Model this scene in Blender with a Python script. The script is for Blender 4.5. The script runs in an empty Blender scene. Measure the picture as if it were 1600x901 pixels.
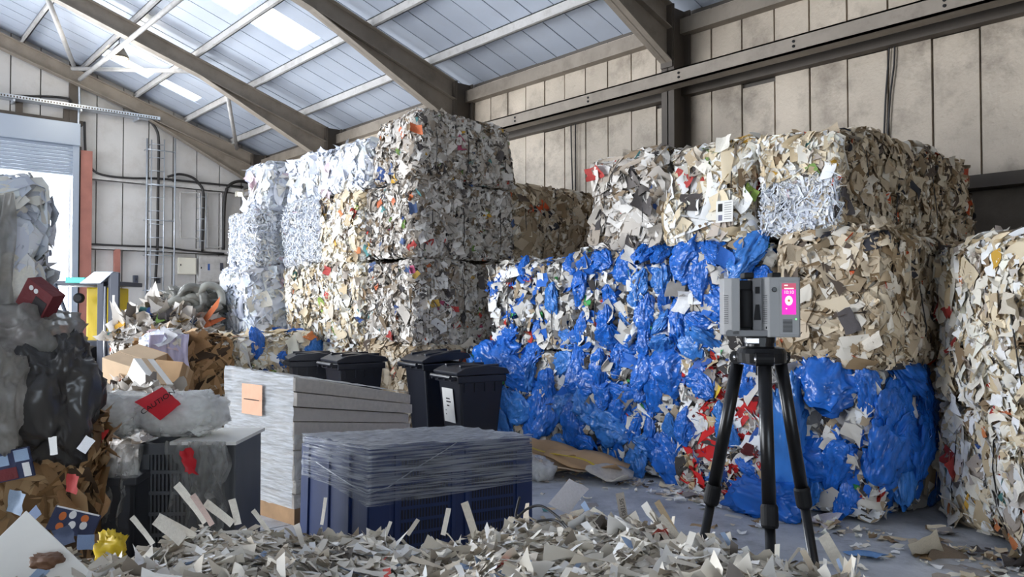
import bpy, bmesh, math, random
import numpy as np
from mathutils import Vector, Matrix, noise as mnoise

scene = bpy.context.scene
COL = scene.collection
PI = math.pi

# ------------------------------------------------------------------ camera
CAM_Z = 1.66
YAW, PITCH, FPX = math.radians(41.3), math.atan(27.5 / 1220), 1220.0
cam_d = bpy.data.cameras.new('camera')
cam_d.sensor_width = 36.0
cam_d.lens = FPX / 1600 * 36.0
cam_d.clip_start, cam_d.clip_end = 0.05, 300
cam = bpy.data.objects.new('camera', cam_d)
COL.objects.link(cam)
cam.location = (0, 0, CAM_Z)
cam.rotation_euler = (PI / 2 + PITCH, 0, -YAW)
scene.camera = cam

# ------------------------------------------------------------------ light
world = bpy.data.worlds.new('sky')
scene.world = world
world.use_nodes = True
wn = world.node_tree.nodes
wbg = wn['Background']
wbg.inputs['Color'].default_value = (0.74, 0.86, 1.0, 1)
wbg.inputs['Strength'].default_value = 3.6


def lamp_sun(rot, energy, color, angle):
    d = bpy.data.lights.new('sun', 'SUN')
    d.energy, d.color, d.angle = energy, color, angle
    o = bpy.data.objects.new('sun', d)
    COL.objects.link(o)
    o.rotation_euler = rot
    return o


# sun from the far left, about 38 degrees high, reaching the yard and the floor by the open side
lamp_sun((math.radians(52), 0, math.radians(222)), 4.5, (1.0, 0.95, 0.88), math.radians(1.0))


def lamp_area(name, loc, direction, sx, sy, energy, color):
    d = bpy.data.lights.new(name, 'AREA')
    d.shape, d.size, d.size_y, d.energy, d.color = 'RECTANGLE', sx, sy, energy, color
    o = bpy.data.objects.new(name, d)
    COL.objects.link(o)
    o.location = loc
    o.rotation_euler = Vector(direction).to_track_quat('-Z', 'Y').to_euler()
    return o


# daylight coming through the open left side of the shed and the roller door
lamp_area('daylight_open_side', (-8.7, 13.0, 3.0), (1, -0.15, 0.0), 10.0, 5.6, 1250, (0.98, 0.98, 1.0))
lamp_area('daylight_roller_door', (2.2, 24.2, 2.9), (0.12, -1, -0.01), 6.4, 5.6, 2600, (0.92, 0.96, 1.0))

vs = scene.view_settings
vs.view_transform = 'Standard'
vs.look = 'None'
vs.gamma = 1.0
vs.use_curve_mapping = False
vs.exposure = 0.5

# ------------------------------------------------------------------ helpers
Fw = np.array([math.sin(YAW) * math.cos(PITCH), math.cos(YAW) * math.cos(PITCH), math.sin(PITCH)])
Rt = np.array([math.cos(YAW), -math.sin(YAW), 0.0])
Up = np.cross(Rt, Fw)
C0 = np.array([0, 0, CAM_Z])
ROOF_K, ROOF_C = 0.34, 6.0 + 0.34 * 9.3          # roof underside: z = ROOF_C - ROOF_K * x


def ray(px, py): return Fw + Rt * (px - 800) / FPX + Up * (450.5 - py) / FPX
def at_x(px, py, x): d = ray(px, py); return tuple(C0 + d * x / d[0])
def at_y(px, py, y): d = ray(px, py); return tuple(C0 + d * y / d[1])
def at_z(px, py, z): d = ray(px, py); return tuple(C0 + d * (z - CAM_Z) / d[2])
def cam_xy(rt, d): return (rt * Rt[0] + d * math.sin(YAW), rt * Rt[1] + d * math.cos(YAW))


def lin(c):
    out = []
    for v in c[:3]:
        v = v / 255.0
        out.append(v / 12.92 if v <= 0.04045 else ((v + 0.055) / 1.055) ** 2.4)
    return tuple(out)


def link(o, parent=None):
    COL.objects.link(o)
    if parent is not None:
        o.parent = parent
    return o


def tag(o, label=None, cat=None, group=None, kind=None):
    if label: o['label'] = label
    if cat: o['category'] = cat
    if group: o['group'] = group
    if kind: o['kind'] = kind
    return o


def thing(name, label, cat, loc=(0, 0, 0), rotz=0.0, group=None):
    o = bpy.data.objects.new(name, None)
    o.empty_display_size = 0.1
    o.location = loc
    o.rotation_euler = (0, 0, rotz)
    link(o)
    return tag(o, label, cat, group)


def new_mat(name, rgb, rough=0.7, metal=0.0, var=0.0, vscale=6.0, bump=0.0, bscale=30.0, dirt=None, dscale=2.0, damt=0.5, spec=0.5):
    m = bpy.data.materials.new(name)
    m.use_nodes = True
    nt = m.node_tree
    b = nt.nodes['Principled BSDF']
    c = lin(rgb)
    b.inputs['Roughness'].default_value = rough
    b.inputs['Metallic'].default_value = metal
    b.inputs['Specular IOR Level'].default_value = spec
    b.inputs['Base Color'].default_value = (*c, 1)
    tc = nt.nodes.new('ShaderNodeTexCoord')
    last = None
    if var > 0:
        n = nt.nodes.new('ShaderNodeTexNoise')
        n.inputs['Scale'].default_value = vscale
        n.inputs['Detail'].default_value = 5
        nt.links.new(tc.outputs['Object'], n.inputs['Vector'])
        r = nt.nodes.new('ShaderNodeValToRGB')
        r.color_ramp.elements[0].position = 0.3
        r.color_ramp.elements[1].position = 0.7
        r.color_ramp.elements[0].color = (*[v * (1 - var) for v in c], 1)
        r.color_ramp.elements[1].color = (*[min(1, v * (1 + var)) for v in c], 1)
        nt.links.new(n.outputs['Fac'], r.inputs['Fac'])
        last = r.outputs['Color']
    if dirt is not None:
        n = nt.nodes.new('ShaderNodeTexNoise')
        n.inputs['Scale'].default_value = dscale
        n.inputs['Detail'].default_value = 8
        n.inputs['Roughness'].default_value = 0.7
        nt.links.new(tc.outputs['Object'], n.inputs['Vector'])
        r = nt.nodes.new('ShaderNodeValToRGB')
        r.color_ramp.elements[0].position = 0.48
        r.color_ramp.elements[1].position = 0.72
        r.color_ramp.elements[0].color = (0, 0, 0, 1)
        r.color_ramp.elements[1].color = (damt, damt, damt, 1)
        nt.links.new(n.outputs['Fac'], r.inputs['Fac'])
        mx = nt.nodes.new('ShaderNodeMix')
        mx.data_type = 'RGBA'
        nt.links.new(r.outputs['Color'], mx.inputs['Factor'])
        if last is not None:
            nt.links.new(last, mx.inputs['A'])
        else:
            mx.inputs['A'].default_value = (*c, 1)
        mx.inputs['B'].default_value = (*lin(dirt), 1)
        last = mx.outputs['Result']
    if last is not None:
        nt.links.new(last, b.inputs['Base Color'])
    if bump > 0:
        n = nt.nodes.new('ShaderNodeTexNoise')
        n.inputs['Scale'].default_value = bscale
        n.inputs['Detail'].default_value = 4
        nt.links.new(tc.outputs['Object'], n.inputs['Vector'])
        bp = nt.nodes.new('ShaderNodeBump')
        bp.inputs['Strength'].default_value = bump
        bp.inputs['Distance'].default_value = 0.02
        nt.links.new(n.outputs['Fac'], bp.inputs['Height'])
        nt.links.new(bp.outputs['Normal'], b.inputs['Normal'])
    return m


def emit_mat(name, rgb, s):
    m = bpy.data.materials.new(name)
    m.use_nodes = True
    nt = m.node_tree
    nt.nodes.remove(nt.nodes['Principled BSDF'])
    e = nt.nodes.new('ShaderNodeEmission')
    e.inputs['Color'].default_value = (*lin(rgb), 1)
    e.inputs['Strength'].default_value = s
    nt.links.new(e.outputs[0], nt.nodes['Material Output'].inputs['Surface'])
    return m


def tint_mat(name, rough=0.75, spec=0.25):
    m = bpy.data.materials.new(name)
    m.use_nodes = True
    nt = m.node_tree
    b = nt.nodes['Principled BSDF']
    b.inputs['Roughness'].default_value = rough
    b.inputs['Specular IOR Level'].default_value = spec
    a = nt.nodes.new('ShaderNodeAttribute')
    a.attribute_name = 'tint'
    nt.links.new(a.outputs['Color'], b.inputs['Base Color'])
    return m


def film_mat(name, rgb, opac=0.4, rough=0.25, streak=(40, 40, 40), contrast=0.35, bump=0.5):
    """clear plastic film: part see-through, part milky and shiny, with stretched creases"""
    m = bpy.data.materials.new(name)
    m.use_nodes = True
    nt = m.node_tree
    b = nt.nodes['Principled BSDF']
    b.inputs['Base Color'].default_value = (*lin(rgb), 1)
    b.inputs['Roughness'].default_value = rough
    b.inputs['Specular IOR Level'].default_value = 0.8
    tc = nt.nodes.new('ShaderNodeTexCoord')
    mp = nt.nodes.new('ShaderNodeMapping')
    mp.inputs['Scale'].default_value = streak
    nt.links.new(tc.outputs['Object'], mp.inputs['Vector'])
    n = nt.nodes.new('ShaderNodeTexNoise')
    n.inputs['Scale'].default_value = 1.0
    n.inputs['Detail'].default_value = 5
    n.inputs['Distortion'].default_value = 0.4
    nt.links.new(mp.outputs[0], n.inputs['Vector'])
    mr = nt.nodes.new('ShaderNodeMapRange')
    mr.inputs['From Min'].default_value = 0.35
    mr.inputs['From Max'].default_value = 0.65
    mr.inputs['To Min'].default_value = max(0, opac - contrast)
    mr.inputs['To Max'].default_value = min(1, opac + contrast)
    nt.links.new(n.outputs['Fac'], mr.inputs['Value'])
    bp = nt.nodes.new('ShaderNodeBump')
    bp.inputs['Strength'].default_value = bump
    bp.inputs['Distance'].default_value = 0.02
    nt.links.new(n.outputs['Fac'], bp.inputs['Height'])
    nt.links.new(bp.outputs[0], b.inputs['Normal'])
    tr = nt.nodes.new('ShaderNodeBsdfTransparent')
    mx = nt.nodes.new('ShaderNodeMixShader')
    nt.links.new(mr.outputs[0], mx.inputs[0])
    tlc = nt.nodes.new('ShaderNodeBsdfTranslucent')
    tlc.inputs['Color'].default_value = (*lin(rgb), 1)
    mt = nt.nodes.new('ShaderNodeMixShader')
    mt.inputs[0].default_value = 0.45
    nt.links.new(b.outputs[0], mt.inputs[1])
    nt.links.new(tlc.outputs[0], mt.inputs[2])
    nt.links.new(tr.outputs[0], mx.inputs[1])
    nt.links.new(mt.outputs[0], mx.inputs[2])
    nt.links.new(mx.outputs[0], nt.nodes['Material Output'].inputs['Surface'])
    return m


class MB:
    """collects simple shapes, then links them as one mesh object"""
    def __init__(s): s.v, s.f = [], []

    def add(s, v, f, M=None):
        o = len(s.v)
        for p in v:
            p = Vector(p)
            s.v.append(tuple(M @ p if M is not None else p))
        for q in f: s.f.append(tuple(i + o for i in q))
        return s

    def box(s, lo, hi, M=None):
        x0, y0, z0 = lo; x1, y1, z1 = hi
        v = [(x0, y0, z0), (x1, y0, z0), (x1, y1, z0), (x0, y1, z0), (x0, y0, z1), (x1, y0, z1), (x1, y1, z1), (x0, y1, z1)]
        return s.add(v, [(3, 2, 1, 0), (4, 5, 6, 7), (0, 1, 5, 4), (1, 2, 6, 5), (2, 3, 7, 6), (3, 0, 4, 7)], M)

    def hexa(s, v8):
        return s.add(v8, [(3, 2, 1, 0), (4, 5, 6, 7), (0, 1, 5, 4), (1, 2, 6, 5), (2, 3, 7, 6), (3, 0, 4, 7)])

    def prism(s, poly, y0, y1, M=None):
        """polygon in x,z extruded along y"""
        n = len(poly)
        v = [(x, y0, z) for x, z in poly] + [(x, y1, z) for x, z in poly]
        f = [tuple(range(n - 1, -1, -1)), tuple(range(n, 2 * n))] + [(i, (i + 1) % n, n + (i + 1) % n, n + i) for i in range(n)]
        return s.add(v, f, M)

    def tube(s, pts, r, n=8):
        pts = [Vector(p) for p in pts]
        rs = r if isinstance(r, (list, tuple)) else [r] * len(pts)
        o = len(s.v)
        for i, p in enumerate(pts):
            a = pts[max(i - 1, 0)]; b = pts[min(i + 1, len(pts) - 1)]
            d = (b - a).normalized()
            ref = Vector((0, 0, 1)) if abs(d.z) < 0.9 else Vector((1, 0, 0))
            u = d.cross(ref).normalized(); w = u.cross(d)
            for k in range(n):
                t = 2 * PI * k / n
                s.v.append(tuple(p + (u * math.cos(t) + w * math.sin(t)) * rs[i]))
        for i in range(len(pts) - 1):
            for k in range(n):
                s.f.append((o + i * n + k, o + i * n + (k + 1) % n, o + (i + 1) * n + (k + 1) % n, o + (i + 1) * n + k))
        s.f.append(tuple(o + k for k in range(n - 1, -1, -1)))
        s.f.append(tuple(o + (len(pts) - 1) * n + k for k in range(n)))
        return s

    def lathe(s, prof, n=24, c=(0, 0, 0), M=None):
        v = [(c[0] + r * math.cos(2 * PI * k / n), c[1] + r * math.sin(2 * PI * k / n), c[2] + z) for r, z in prof for k in range(n)]
        f = [(i * n + k, i * n + (k + 1) % n, (i + 1) * n + (k + 1) % n, (i + 1) * n + k) for i in range(len(prof) - 1) for k in range(n)]
        f.append(tuple(range(n - 1, -1, -1))); f.append(tuple((len(prof) - 1) * n + k for k in range(n)))
        return s.add(v, f, M)

    def mesh(s, name, m=None, bevel=0.0, smooth=False):
        me = bpy.data.meshes.new(name)
        me.from_pydata(s.v, [], s.f)
        if bevel > 0:
            bm = bmesh.new(); bm.from_mesh(me)
            bmesh.ops.bevel(bm, geom=list(bm.edges), offset=bevel, segments=2, profile=0.6, affect='EDGES', clamp_overlap=True)
            bm.to_mesh(me); bm.free()
        if m is not None: me.materials.append(m)
        if smooth:
            me.shade_smooth()
        return me

    def build(s, name, m=None, parent=None, bevel=0.0, smooth=False):
        return link(bpy.data.objects.new(name, s.mesh(name, m, bevel, smooth)), parent)


def box_obj(name, lo, hi, m, parent=None, bevel=0.0): return MB().box(lo, hi).build(name, m, parent, bevel)
def tube_obj(name, pts, r, m, parent=None, n=8): return MB().tube(pts, r, n).build(name, m, parent, smooth=True)


def np_mesh(name, V, F, m=None, tint=None, smooth=False):
    """V (n,3), F (k,4) quads, tint (n,3) linear colour per vertex"""
    me = bpy.data.meshes.new(name)
    nv, nf = len(V), len(F)
    me.vertices.add(nv); me.vertices.foreach_set('co', np.ascontiguousarray(V, np.float32).ravel())
    me.loops.add(nf * 4); me.loops.foreach_set('vertex_index', np.ascontiguousarray(F, np.int32).ravel())
    me.polygons.add(nf); me.polygons.foreach_set('loop_start', np.arange(0, nf * 4, 4, dtype=np.int32))
    if smooth: me.polygons.foreach_set('use_smooth', np.ones(nf, bool))
    me.update(calc_edges=True)
    if tint is not None:
        a = me.attributes.new('tint', 'FLOAT_COLOR', 'POINT')
        a.data.foreach_set('color', np.concatenate([tint, np.ones((nv, 1))], 1).astype(np.float32).ravel())
    if m is not None: me.materials.append(m)
    return me


def smooth_curve(pts, n=8):
    pts = [Vector(p) for p in pts]
    out = []
    for i in range(len(pts) - 1):
        p0 = pts[max(i - 1, 0)]; p1 = pts[i]; p2 = pts[i + 1]; p3 = pts[min(i + 2, len(pts) - 1)]
        for k in range(n):
            t = k / n
            out.append(0.5 * ((2 * p1) + (p2 - p0) * t + (2 * p0 - 5 * p1 + 4 * p2 - p3) * t * t + (3 * p1 - p0 - 3 * p2 + p3) * t ** 3))
    out.append(pts[-1])
    return out


def text_obj(name, body, size, M, m, parent=None, ext=0.0004):
    cu = bpy.data.curves.new(name, 'FONT')
    cu.body, cu.size, cu.extrude = body, size, ext
    cu.align_x, cu.align_y = 'CENTER', 'CENTER'
    cu.materials.append(m)
    tmp = bpy.data.objects.new('tmp_text', cu)
    COL.objects.link(tmp)
    me = bpy.data.meshes.new_from_object(tmp.evaluated_get(bpy.context.evaluated_depsgraph_get()))
    bpy.data.objects.remove(tmp)
    o = link(bpy.data.objects.new(name, me), parent)
    o.matrix_local = M
    return o


# ------------------------------------------------------------------ materials
M = {}
M['concrete'] = new_mat('floor_concrete', (184, 187, 192), 0.55, var=0.25, vscale=1.6, bump=0.5, bscale=14, dirt=(116, 116, 120), dscale=3.0, damt=0.7)
M['joint'] = new_mat('floor_joint', (50, 50, 52), 0.9)
M['yard'] = new_mat('yard_concrete', (178, 176, 170), 0.8, var=0.15, vscale=0.5)
M['panel_side'] = new_mat('dirty_cream_panel', (190, 177, 160), 0.5, var=0.2, vscale=1.1, bump=0.4, bscale=26, dirt=(98, 86, 74), dscale=1.6, damt=0.7)
M['panel_end'] = new_mat('pale_grey_panel', (196, 194, 192), 0.6, var=0.08, vscale=1.0, bump=0.1, bscale=20, dirt=(150, 140, 128), dscale=1.4, damt=0.4)
M['joint_strip'] = new_mat('panel_joint', (88, 82, 76), 0.7)
M['roof'] = new_mat('roof_liner_panel', (184, 192, 206), 0.5, var=0.05, vscale=1.2, dirt=(160, 160, 164), dscale=1.2, damt=0.3)
M['skylight'] = new_mat('translucent_rooflight', (235, 235, 225), 0.5)
M['steel'] = new_mat('grey_brown_painted_steel', (140, 130, 118), 0.55, var=0.12, vscale=3, dirt=(96, 86, 76), dscale=3.5, damt=0.5)
M['steel_dark'] = new_mat('dark_brown_steel', (80, 72, 64), 0.6, var=0.15, vscale=3)
M['steel_pale'] = new_mat('pale_grey_purlin', (186, 184, 182), 0.55, var=0.08, vscale=3, dirt=(130, 122, 114), dscale=5, damt=0.5)
M['galv'] = new_mat('galvanised_steel', (190, 196, 204), 0.35, 0.7, var=0.1, vscale=8)
M['red_steel'] = new_mat('red_oxide_steel', (158, 104, 92), 0.6, var=0.15, vscale=3)
M['shutter'] = new_mat('grey_blue_shutter', (160, 170, 184), 0.4, 0.3)
M['block'] = new_mat('pinkish_white_blockwork', (188, 172, 164), 0.85, var=0.2, vscale=4, bump=0.4, bscale=25)
M['dado'] = new_mat('dark_brown_blockwork', (96, 88, 80), 0.85, var=0.2, vscale=4, bump=0.4, bscale=25)
M['cable'] = new_mat('black_cable', (38, 36, 36), 0.5)
M['black_plastic'] = new_mat('black_bin_plastic', (34, 36, 44), 0.32, var=0.1, vscale=5)
M['black_matte'] = new_mat('matte_black', (18, 18, 20), 0.6, spec=0.25)
M['black_gloss'] = new_mat('black_anodised_metal', (22, 22, 24), 0.28, 0.2)
M['silver'] = new_mat('silver_metal', (190, 190, 192), 0.25, 0.9)
M['scan_grey'] = new_mat('scanner_grey_shell', (150, 150, 150), 0.42)
M['scan_dark'] = new_mat('scanner_dark_grey_shell', (112, 112, 114), 0.42)
M['navy'] = new_mat('navy_blue_crate_plastic', (26, 46, 92), 0.4, var=0.1, vscale=4)
M['navy_dark'] = new_mat('dark_slot', (10, 14, 26), 0.6)
M['grey_crate'] = new_mat('grey_crate_plastic', (92, 94, 98), 0.5, var=0.12, vscale=4)
M['dark_crate'] = new_mat('dark_grey_crate_plastic', (66, 68, 74), 0.5, var=0.1, vscale=4)
M['wood'] = new_mat('pallet_wood', (150, 118, 84), 0.8, var=0.2, vscale=8)
M['cardboard'] = new_mat('brown_cardboard', (184, 150, 112), 0.8, var=0.12, vscale=5)
M['cardboard_pale'] = new_mat('pale_cardboard', (205, 178, 146), 0.8, var=0.08, vscale=5)
M['paper_white'] = new_mat('white_paper', (236, 234, 228), 0.7, var=0.04, vscale=8)
M['board_stack'] = new_mat('grey_board_edges', (186, 178, 168), 0.75, var=0.1, vscale=30)
M['peach'] = new_mat('peach_label', (222, 170, 138), 0.7, var=0.06, vscale=20)
M['film'] = film_mat('clear_stretch_film', (226, 230, 234), 0.2, 0.2, (2.5, 2.5, 85), 0.5)
M['film_top'] = film_mat('clear_stretch_film_top', (226, 230, 234), 0.75, 0.3, (9, 25, 25), 0.25, 0.8)
M['film_white'] = film_mat('white_stretch_film', (206, 211, 216), 0.72, 0.38, (5, 5, 60), 0.28)
M['film_drape'] = film_mat('dusty_clear_film', (200, 200, 196), 0.4, 0.35, (12, 12, 5), 0.28)
M['film_bag'] = film_mat('clear_plastic_bag', (244, 244, 242), 0.5, 0.22, (5, 5, 5), 0.35, 0.5)
M['film_fill'] = new_mat('crumpled_film_filling', (238, 238, 234), 0.4, var=0.1, vscale=8, bump=0.5, bscale=12)
M['black_film'] = new_mat('black_plastic_film', (62, 60, 59), 0.32, var=0.2, vscale=5, bump=0.6, bscale=16)
M['grey_film'] = film_mat('smoky_grey_film', (164, 160, 154), 0.72, 0.3, (9, 9, 9), 0.2, 0.6)
M['blue_bag'] = new_mat('blue_plastic_bag', (36, 104, 196), 0.24, var=0.3, vscale=3, bump=0.5, bscale=9)
M['blue_bag_pale'] = new_mat('pale_blue_plastic_bag', (58, 122, 200), 0.24, var=0.25, vscale=3, bump=0.5, bscale=9)
M['purple_film'] = new_mat('lilac_white_film', (206, 200, 228), 0.4, var=0.1, vscale=5, bump=0.6, bscale=14)
M['netting'] = new_mat('grey_green_sheeting', (112, 112, 106), 0.6, var=0.35, vscale=6, bump=0.6, bscale=14)
M['red'] = new_mat('red_print', (212, 36, 48), 0.5, var=0.1, vscale=10)
M['yellow'] = new_mat('yellow_plastic', (222, 190, 40), 0.45, var=0.06, vscale=5)
M['orange'] = new_mat('orange_plastic', (224, 110, 50), 0.45)
M['green'] = new_mat('green_plastic', (70, 150, 90), 0.5)
M['teal'] = new_mat('teal_plastic', (90, 190, 180), 0.45)
M['truck'] = new_mat('dark_machine_paint', (64, 68, 80), 0.45)
M['tyre'] = new_mat('tyre_rubber', (30, 30, 32), 0.8)
M['ink'] = new_mat('black_ink', (30, 28, 28), 0.8)
M['cream_box'] = new_mat('cream_enamel', (226, 222, 208), 0.4)
M['tint'] = tint_mat('waste_paper')
M['tint_shiny'] = tint_mat('waste_plastic', 0.35, 0.5)
for k in ('blue_bag', 'blue_bag_pale', 'black_film', 'purple_film', 'netting'):
    for nd in M[k].node_tree.nodes:
        if nd.type == 'BUMP':
            n_ = nd.inputs['Height'].links[0].from_node
            n_.noise_type = 'RIDGED_MULTIFRACTAL'; n_.inputs['Scale'].default_value = 3.2 if 'blue' in k else 7; n_.inputs['Detail'].default_value = 3; n_.inputs['Distortion'].default_value = 1.2
            nd.inputs['Strength'].default_value = .55; nd.inputs['Distance'].default_value = .03
    M[k].node_tree.nodes['Principled BSDF'].inputs['Roughness'].default_value = .2 if 'blue' in k else .3
# rooflights let daylight through
nt = M['skylight'].node_tree
tl = nt.nodes.new('ShaderNodeBsdfTranslucent'); tl.inputs['Color'].default_value = (0.95, 0.93, 0.86, 1)
nt.links.new(tl.outputs[0], nt.nodes['Material Output'].inputs['Surface'])

# ------------------------------------------------------------------ shell
WX, EY = 9.4, 21.6            # right wall plane, end wall plane
LX, BY = -9.0, -7.0           # left wall plane, back wall plane
RIDGE = -0.2
def roof_z(x): return ROOF_C - ROOF_K * x

fl = box_obj('floor', (LX, BY, -0.2), (WX, EY, -0.012), M['joint'])
tag(fl, kind='structure')
xs = [LX, -4.9, -0.6, 3.2, 7.0, WX]
ys = [BY, -2.6, 1.35, 5.6, 9.9, 14.2, 18.0, EY]
for i in range(len(xs) - 1):
    for j in range(len(ys) - 1):
        g = 0.008
        box_obj('floor_slab', (xs[i] + g, ys[j] + g, -0.1), (xs[i + 1] - g, ys[j + 1] - g, 0.0), M['concrete'], fl)
yd = box_obj('ground_outside', (-60, -40, -0.4), (40, 70, -0.21), M['yard'])
tag(yd, kind='structure')

# right wall
wr = box_obj('wall_right', (WX + 0.06, BY, 0), (WX + 0.2, EY, 6.0), M['joint_strip'])
tag(wr, kind='structure')
rw = random.Random(4)
PW = 0.49
y = EY - PW
k = 0
while y > -2.0:
    g = 0.012
    for z0, z1 in ((3.02, 4.74), (4.78, 5.9)):
        dx = rw.uniform(0, 0.012)
        if z0 < 4 and 4.3 < y + PW / 2 < 4.75:                 # the patched panel: two pieces
            for a, b in ((z0, 3.72), (3.735, z1)):
                box_obj('wall_panel', (WX + dx + rw.uniform(0, .012), y + g, a), (WX + 0.07, y + PW - g, b), M['panel_side'], wr)
        else:
            box_obj('wall_panel', (WX + dx, y + g, z0), (WX + 0.07, y + PW - g, z1 - rw.choice((0, 0, 0, .05, .1)) * (z0 < 4)), M['panel_side'], wr)
    y -= PW
box_obj('wall_panel', (WX, BY, 3.02), (WX + 0.07, y + PW, 5.9), M['panel_side'], wr)
box_obj('dado', (WX - 0.02, BY, 0), (WX + 0.1, EY, 2.9), M['dado'], wr)
box_obj('eaves_beam', (WX - 0.16, BY, 5.6), (WX + 0.02, EY, 5.82), M['steel'], wr)
MB().box((8.72, BY, 4.72), (8.76, EY - .3, 4.92)).box((8.72, BY, 4.90), (8.96, EY - .3, 4.92)).box((8.72, BY, 4.72), (8.96, EY - .3, 4.74)).build('girt', M['steel'], wr)
box_obj('girt_band', (WX - 0.14, BY, 4.70), (WX + 0.02, EY, 4.82), M['steel_dark'], wr)  # dark band along the wall behind the girt
box_obj('lower_girt', (WX - 0.2, BY, 2.92), (WX + 0.02, EY, 3.06), M['steel_dark'], wr)
bolt = MB().lathe([(0.018, 0), (0.018, 0.012), (0.0, 0.014)], 8).mesh('bolt', M['black_matte'])
for by in [1.4 + 1.69 * i for i in range(12)]:
    for bz in (4.79, 4.85):
        o = link(bpy.data.objects.new('bolt', bolt), wr)
        o.location = (8.722, by, bz); o.rotation_euler = (0, -PI / 2, 0)

# end wall
we = MB().box((6.9, EY + 0.06, 0), (WX + .2, EY + 0.2, 7.2)).box((4.7, EY + 0.06, 0), (6.9, EY + 0.2, 7.6)).box((-1.0, EY + 0.06, 5.6), (4.7, EY + 0.2, 9.6)).box((LX, EY + .06, 0), (-1.0, EY + .2, 7.2)).box((4.7, EY + .06, 7.5), (6.0, EY + .2, 7.9)).build('wall_end', M['joint_strip'])
tag(we, kind='structure')
PWE = 0.62
x = WX - PWE
while x > -1.2:
    ztop = roof_z(x + PWE) + 0.12
    for z0, z1 in ((1.48, 3.08), (3.2, 4.82), (4.94, ztop)):
        if x + PWE / 2 < 4.75:
            if z1 < ztop: continue
            z0 = 6.15
        v0 = max(z0, 0)
        xa, xb = x + 0.014, x + PWE - 0.014
        zl = roof_z(xa) + .1 if z1 == ztop else z1
        zr = roof_z(xb) + .1 if z1 == ztop else z1
        MB().hexa([(xa, EY, v0), (xb, EY, v0), (xb, EY + .07, v0), (xa, EY + .07, v0), (xa, EY, zl), (xb, EY, zr), (xb, EY + .07, zr), (xa, EY + .07, zl)]).build('wall_panel', M['panel_end'], we)
    x -= PWE
box_obj('blockwork_base', (4.75, EY - 0.02, 0), (WX, EY + 0.1, 1.46), M['block'], we)
for z in (3.14, 4.88):
    MB().box((4.9, EY - 0.14, z - 0.07), (WX, EY, z - 0.05)).box((4.9, EY - .14, z - .07), (WX, EY - .12, z + .07)).build('girt', M['steel_pale'], we)
box_obj('door_head_beam', (-1.2, EY - 0.12, 6.12), (4.72, EY + .05, 6.24), M['steel_dark'], we)
for xx in (3.3, 4.3):
    box_obj('hanger_post', (xx, EY - 0.1, 6.24), (xx + .14, EY, 6.5), M['steel_dark'], we)
MB().box((4.66, EY - 0.22, 0), (4.92, EY - 0.2, 5.5)).box((4.66, EY - .02, 0), (4.92, EY, 5.5)).box((4.78, EY - .2, 0), (4.8, EY - .02, 5.5)).build('column', M['red_steel'], we)
box_obj('post_upper', (4.42, EY - .14, 5.5), (4.6, EY, 7.6), M['steel_dark'], we)
box_obj('red_post', (5.47, EY - .16, 1.2), (5.6, EY - .02, 3.1), M['red_steel'], we)
# back wall (behind the camera) and left wall (mostly open)
wb = MB().box((LX, BY - .15, 0), (-7.0, BY, 8)).box((-0.8, BY - .15, 0), (WX, BY, 9.3)).box((-7.0, BY - .15, 5.0), (-0.8, BY, 9)).build('wall_back', M['panel_side'])  # opening added to this unseen wall to let fill light in
tag(wb, kind='structure')
wl = MB().box((LX - .15, BY, 0), (LX, 6, 6)).box((LX - .15, 19.5, 0), (LX, EY, 6)).box((LX - .15, 6, 5.7), (LX, 19.5, 6)).build('wall_left', M['panel_side'])
tag(wl, kind='structure')

# roller door
dr = thing('door_1', None, None, (0, 0, 0)); tag(dr, kind='structure')
box_obj('shutter_box', (-1.0, EY - .35, 5.58), (4.62, EY - .02, 6.12), M['shutter'], dr, 0.01)
for i in range(9):
    z = 4.83 + i * 0.085
    pr = [(EY - .2, z), (EY - .235, z + .02), (EY - .235, z + .06), (EY - .2, z + .083), (EY - .19, z + .083), (EY - .19, z)]
    MB().add([(-0.9, a, b) for a, b in pr] + [(4.5, a, b) for a, b in pr], [tuple(range(5, -1, -1)), tuple(range(6, 12))] + [(i2, (i2 + 1) % 6, 6 + (i2 + 1) % 6, 6 + i2) for i2 in range(6)]).build('shutter_slat', M['shutter'], dr)
box_obj('guide_rail', (4.48, EY - .26, 0), (4.62, EY - .1, 5.6), M['shutter'], dr)
box_obj('door_frame', (4.6, EY - .1, 0), (4.7, EY + .2, 5.6), M['steel_dark'], dr)

# roof
ce = thing('ceiling', None, None); tag(ce, kind='structure')
dz = 0.03
def roof_slab(name, x0, x1, y0, y1, off, th, m):
    z0, z1 = roof_z(x0) + off, roof_z(x1) + off
    return MB().hexa([(x0, y0, z0), (x1, y0, z1), (x1, y1, z1), (x0, y1, z0), (x0, y0, z0 + th), (x1, y0, z1 + th), (x1, y1, z1 + th), (x0, y1, z0 + th)]).build(name, m, ce)
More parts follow.
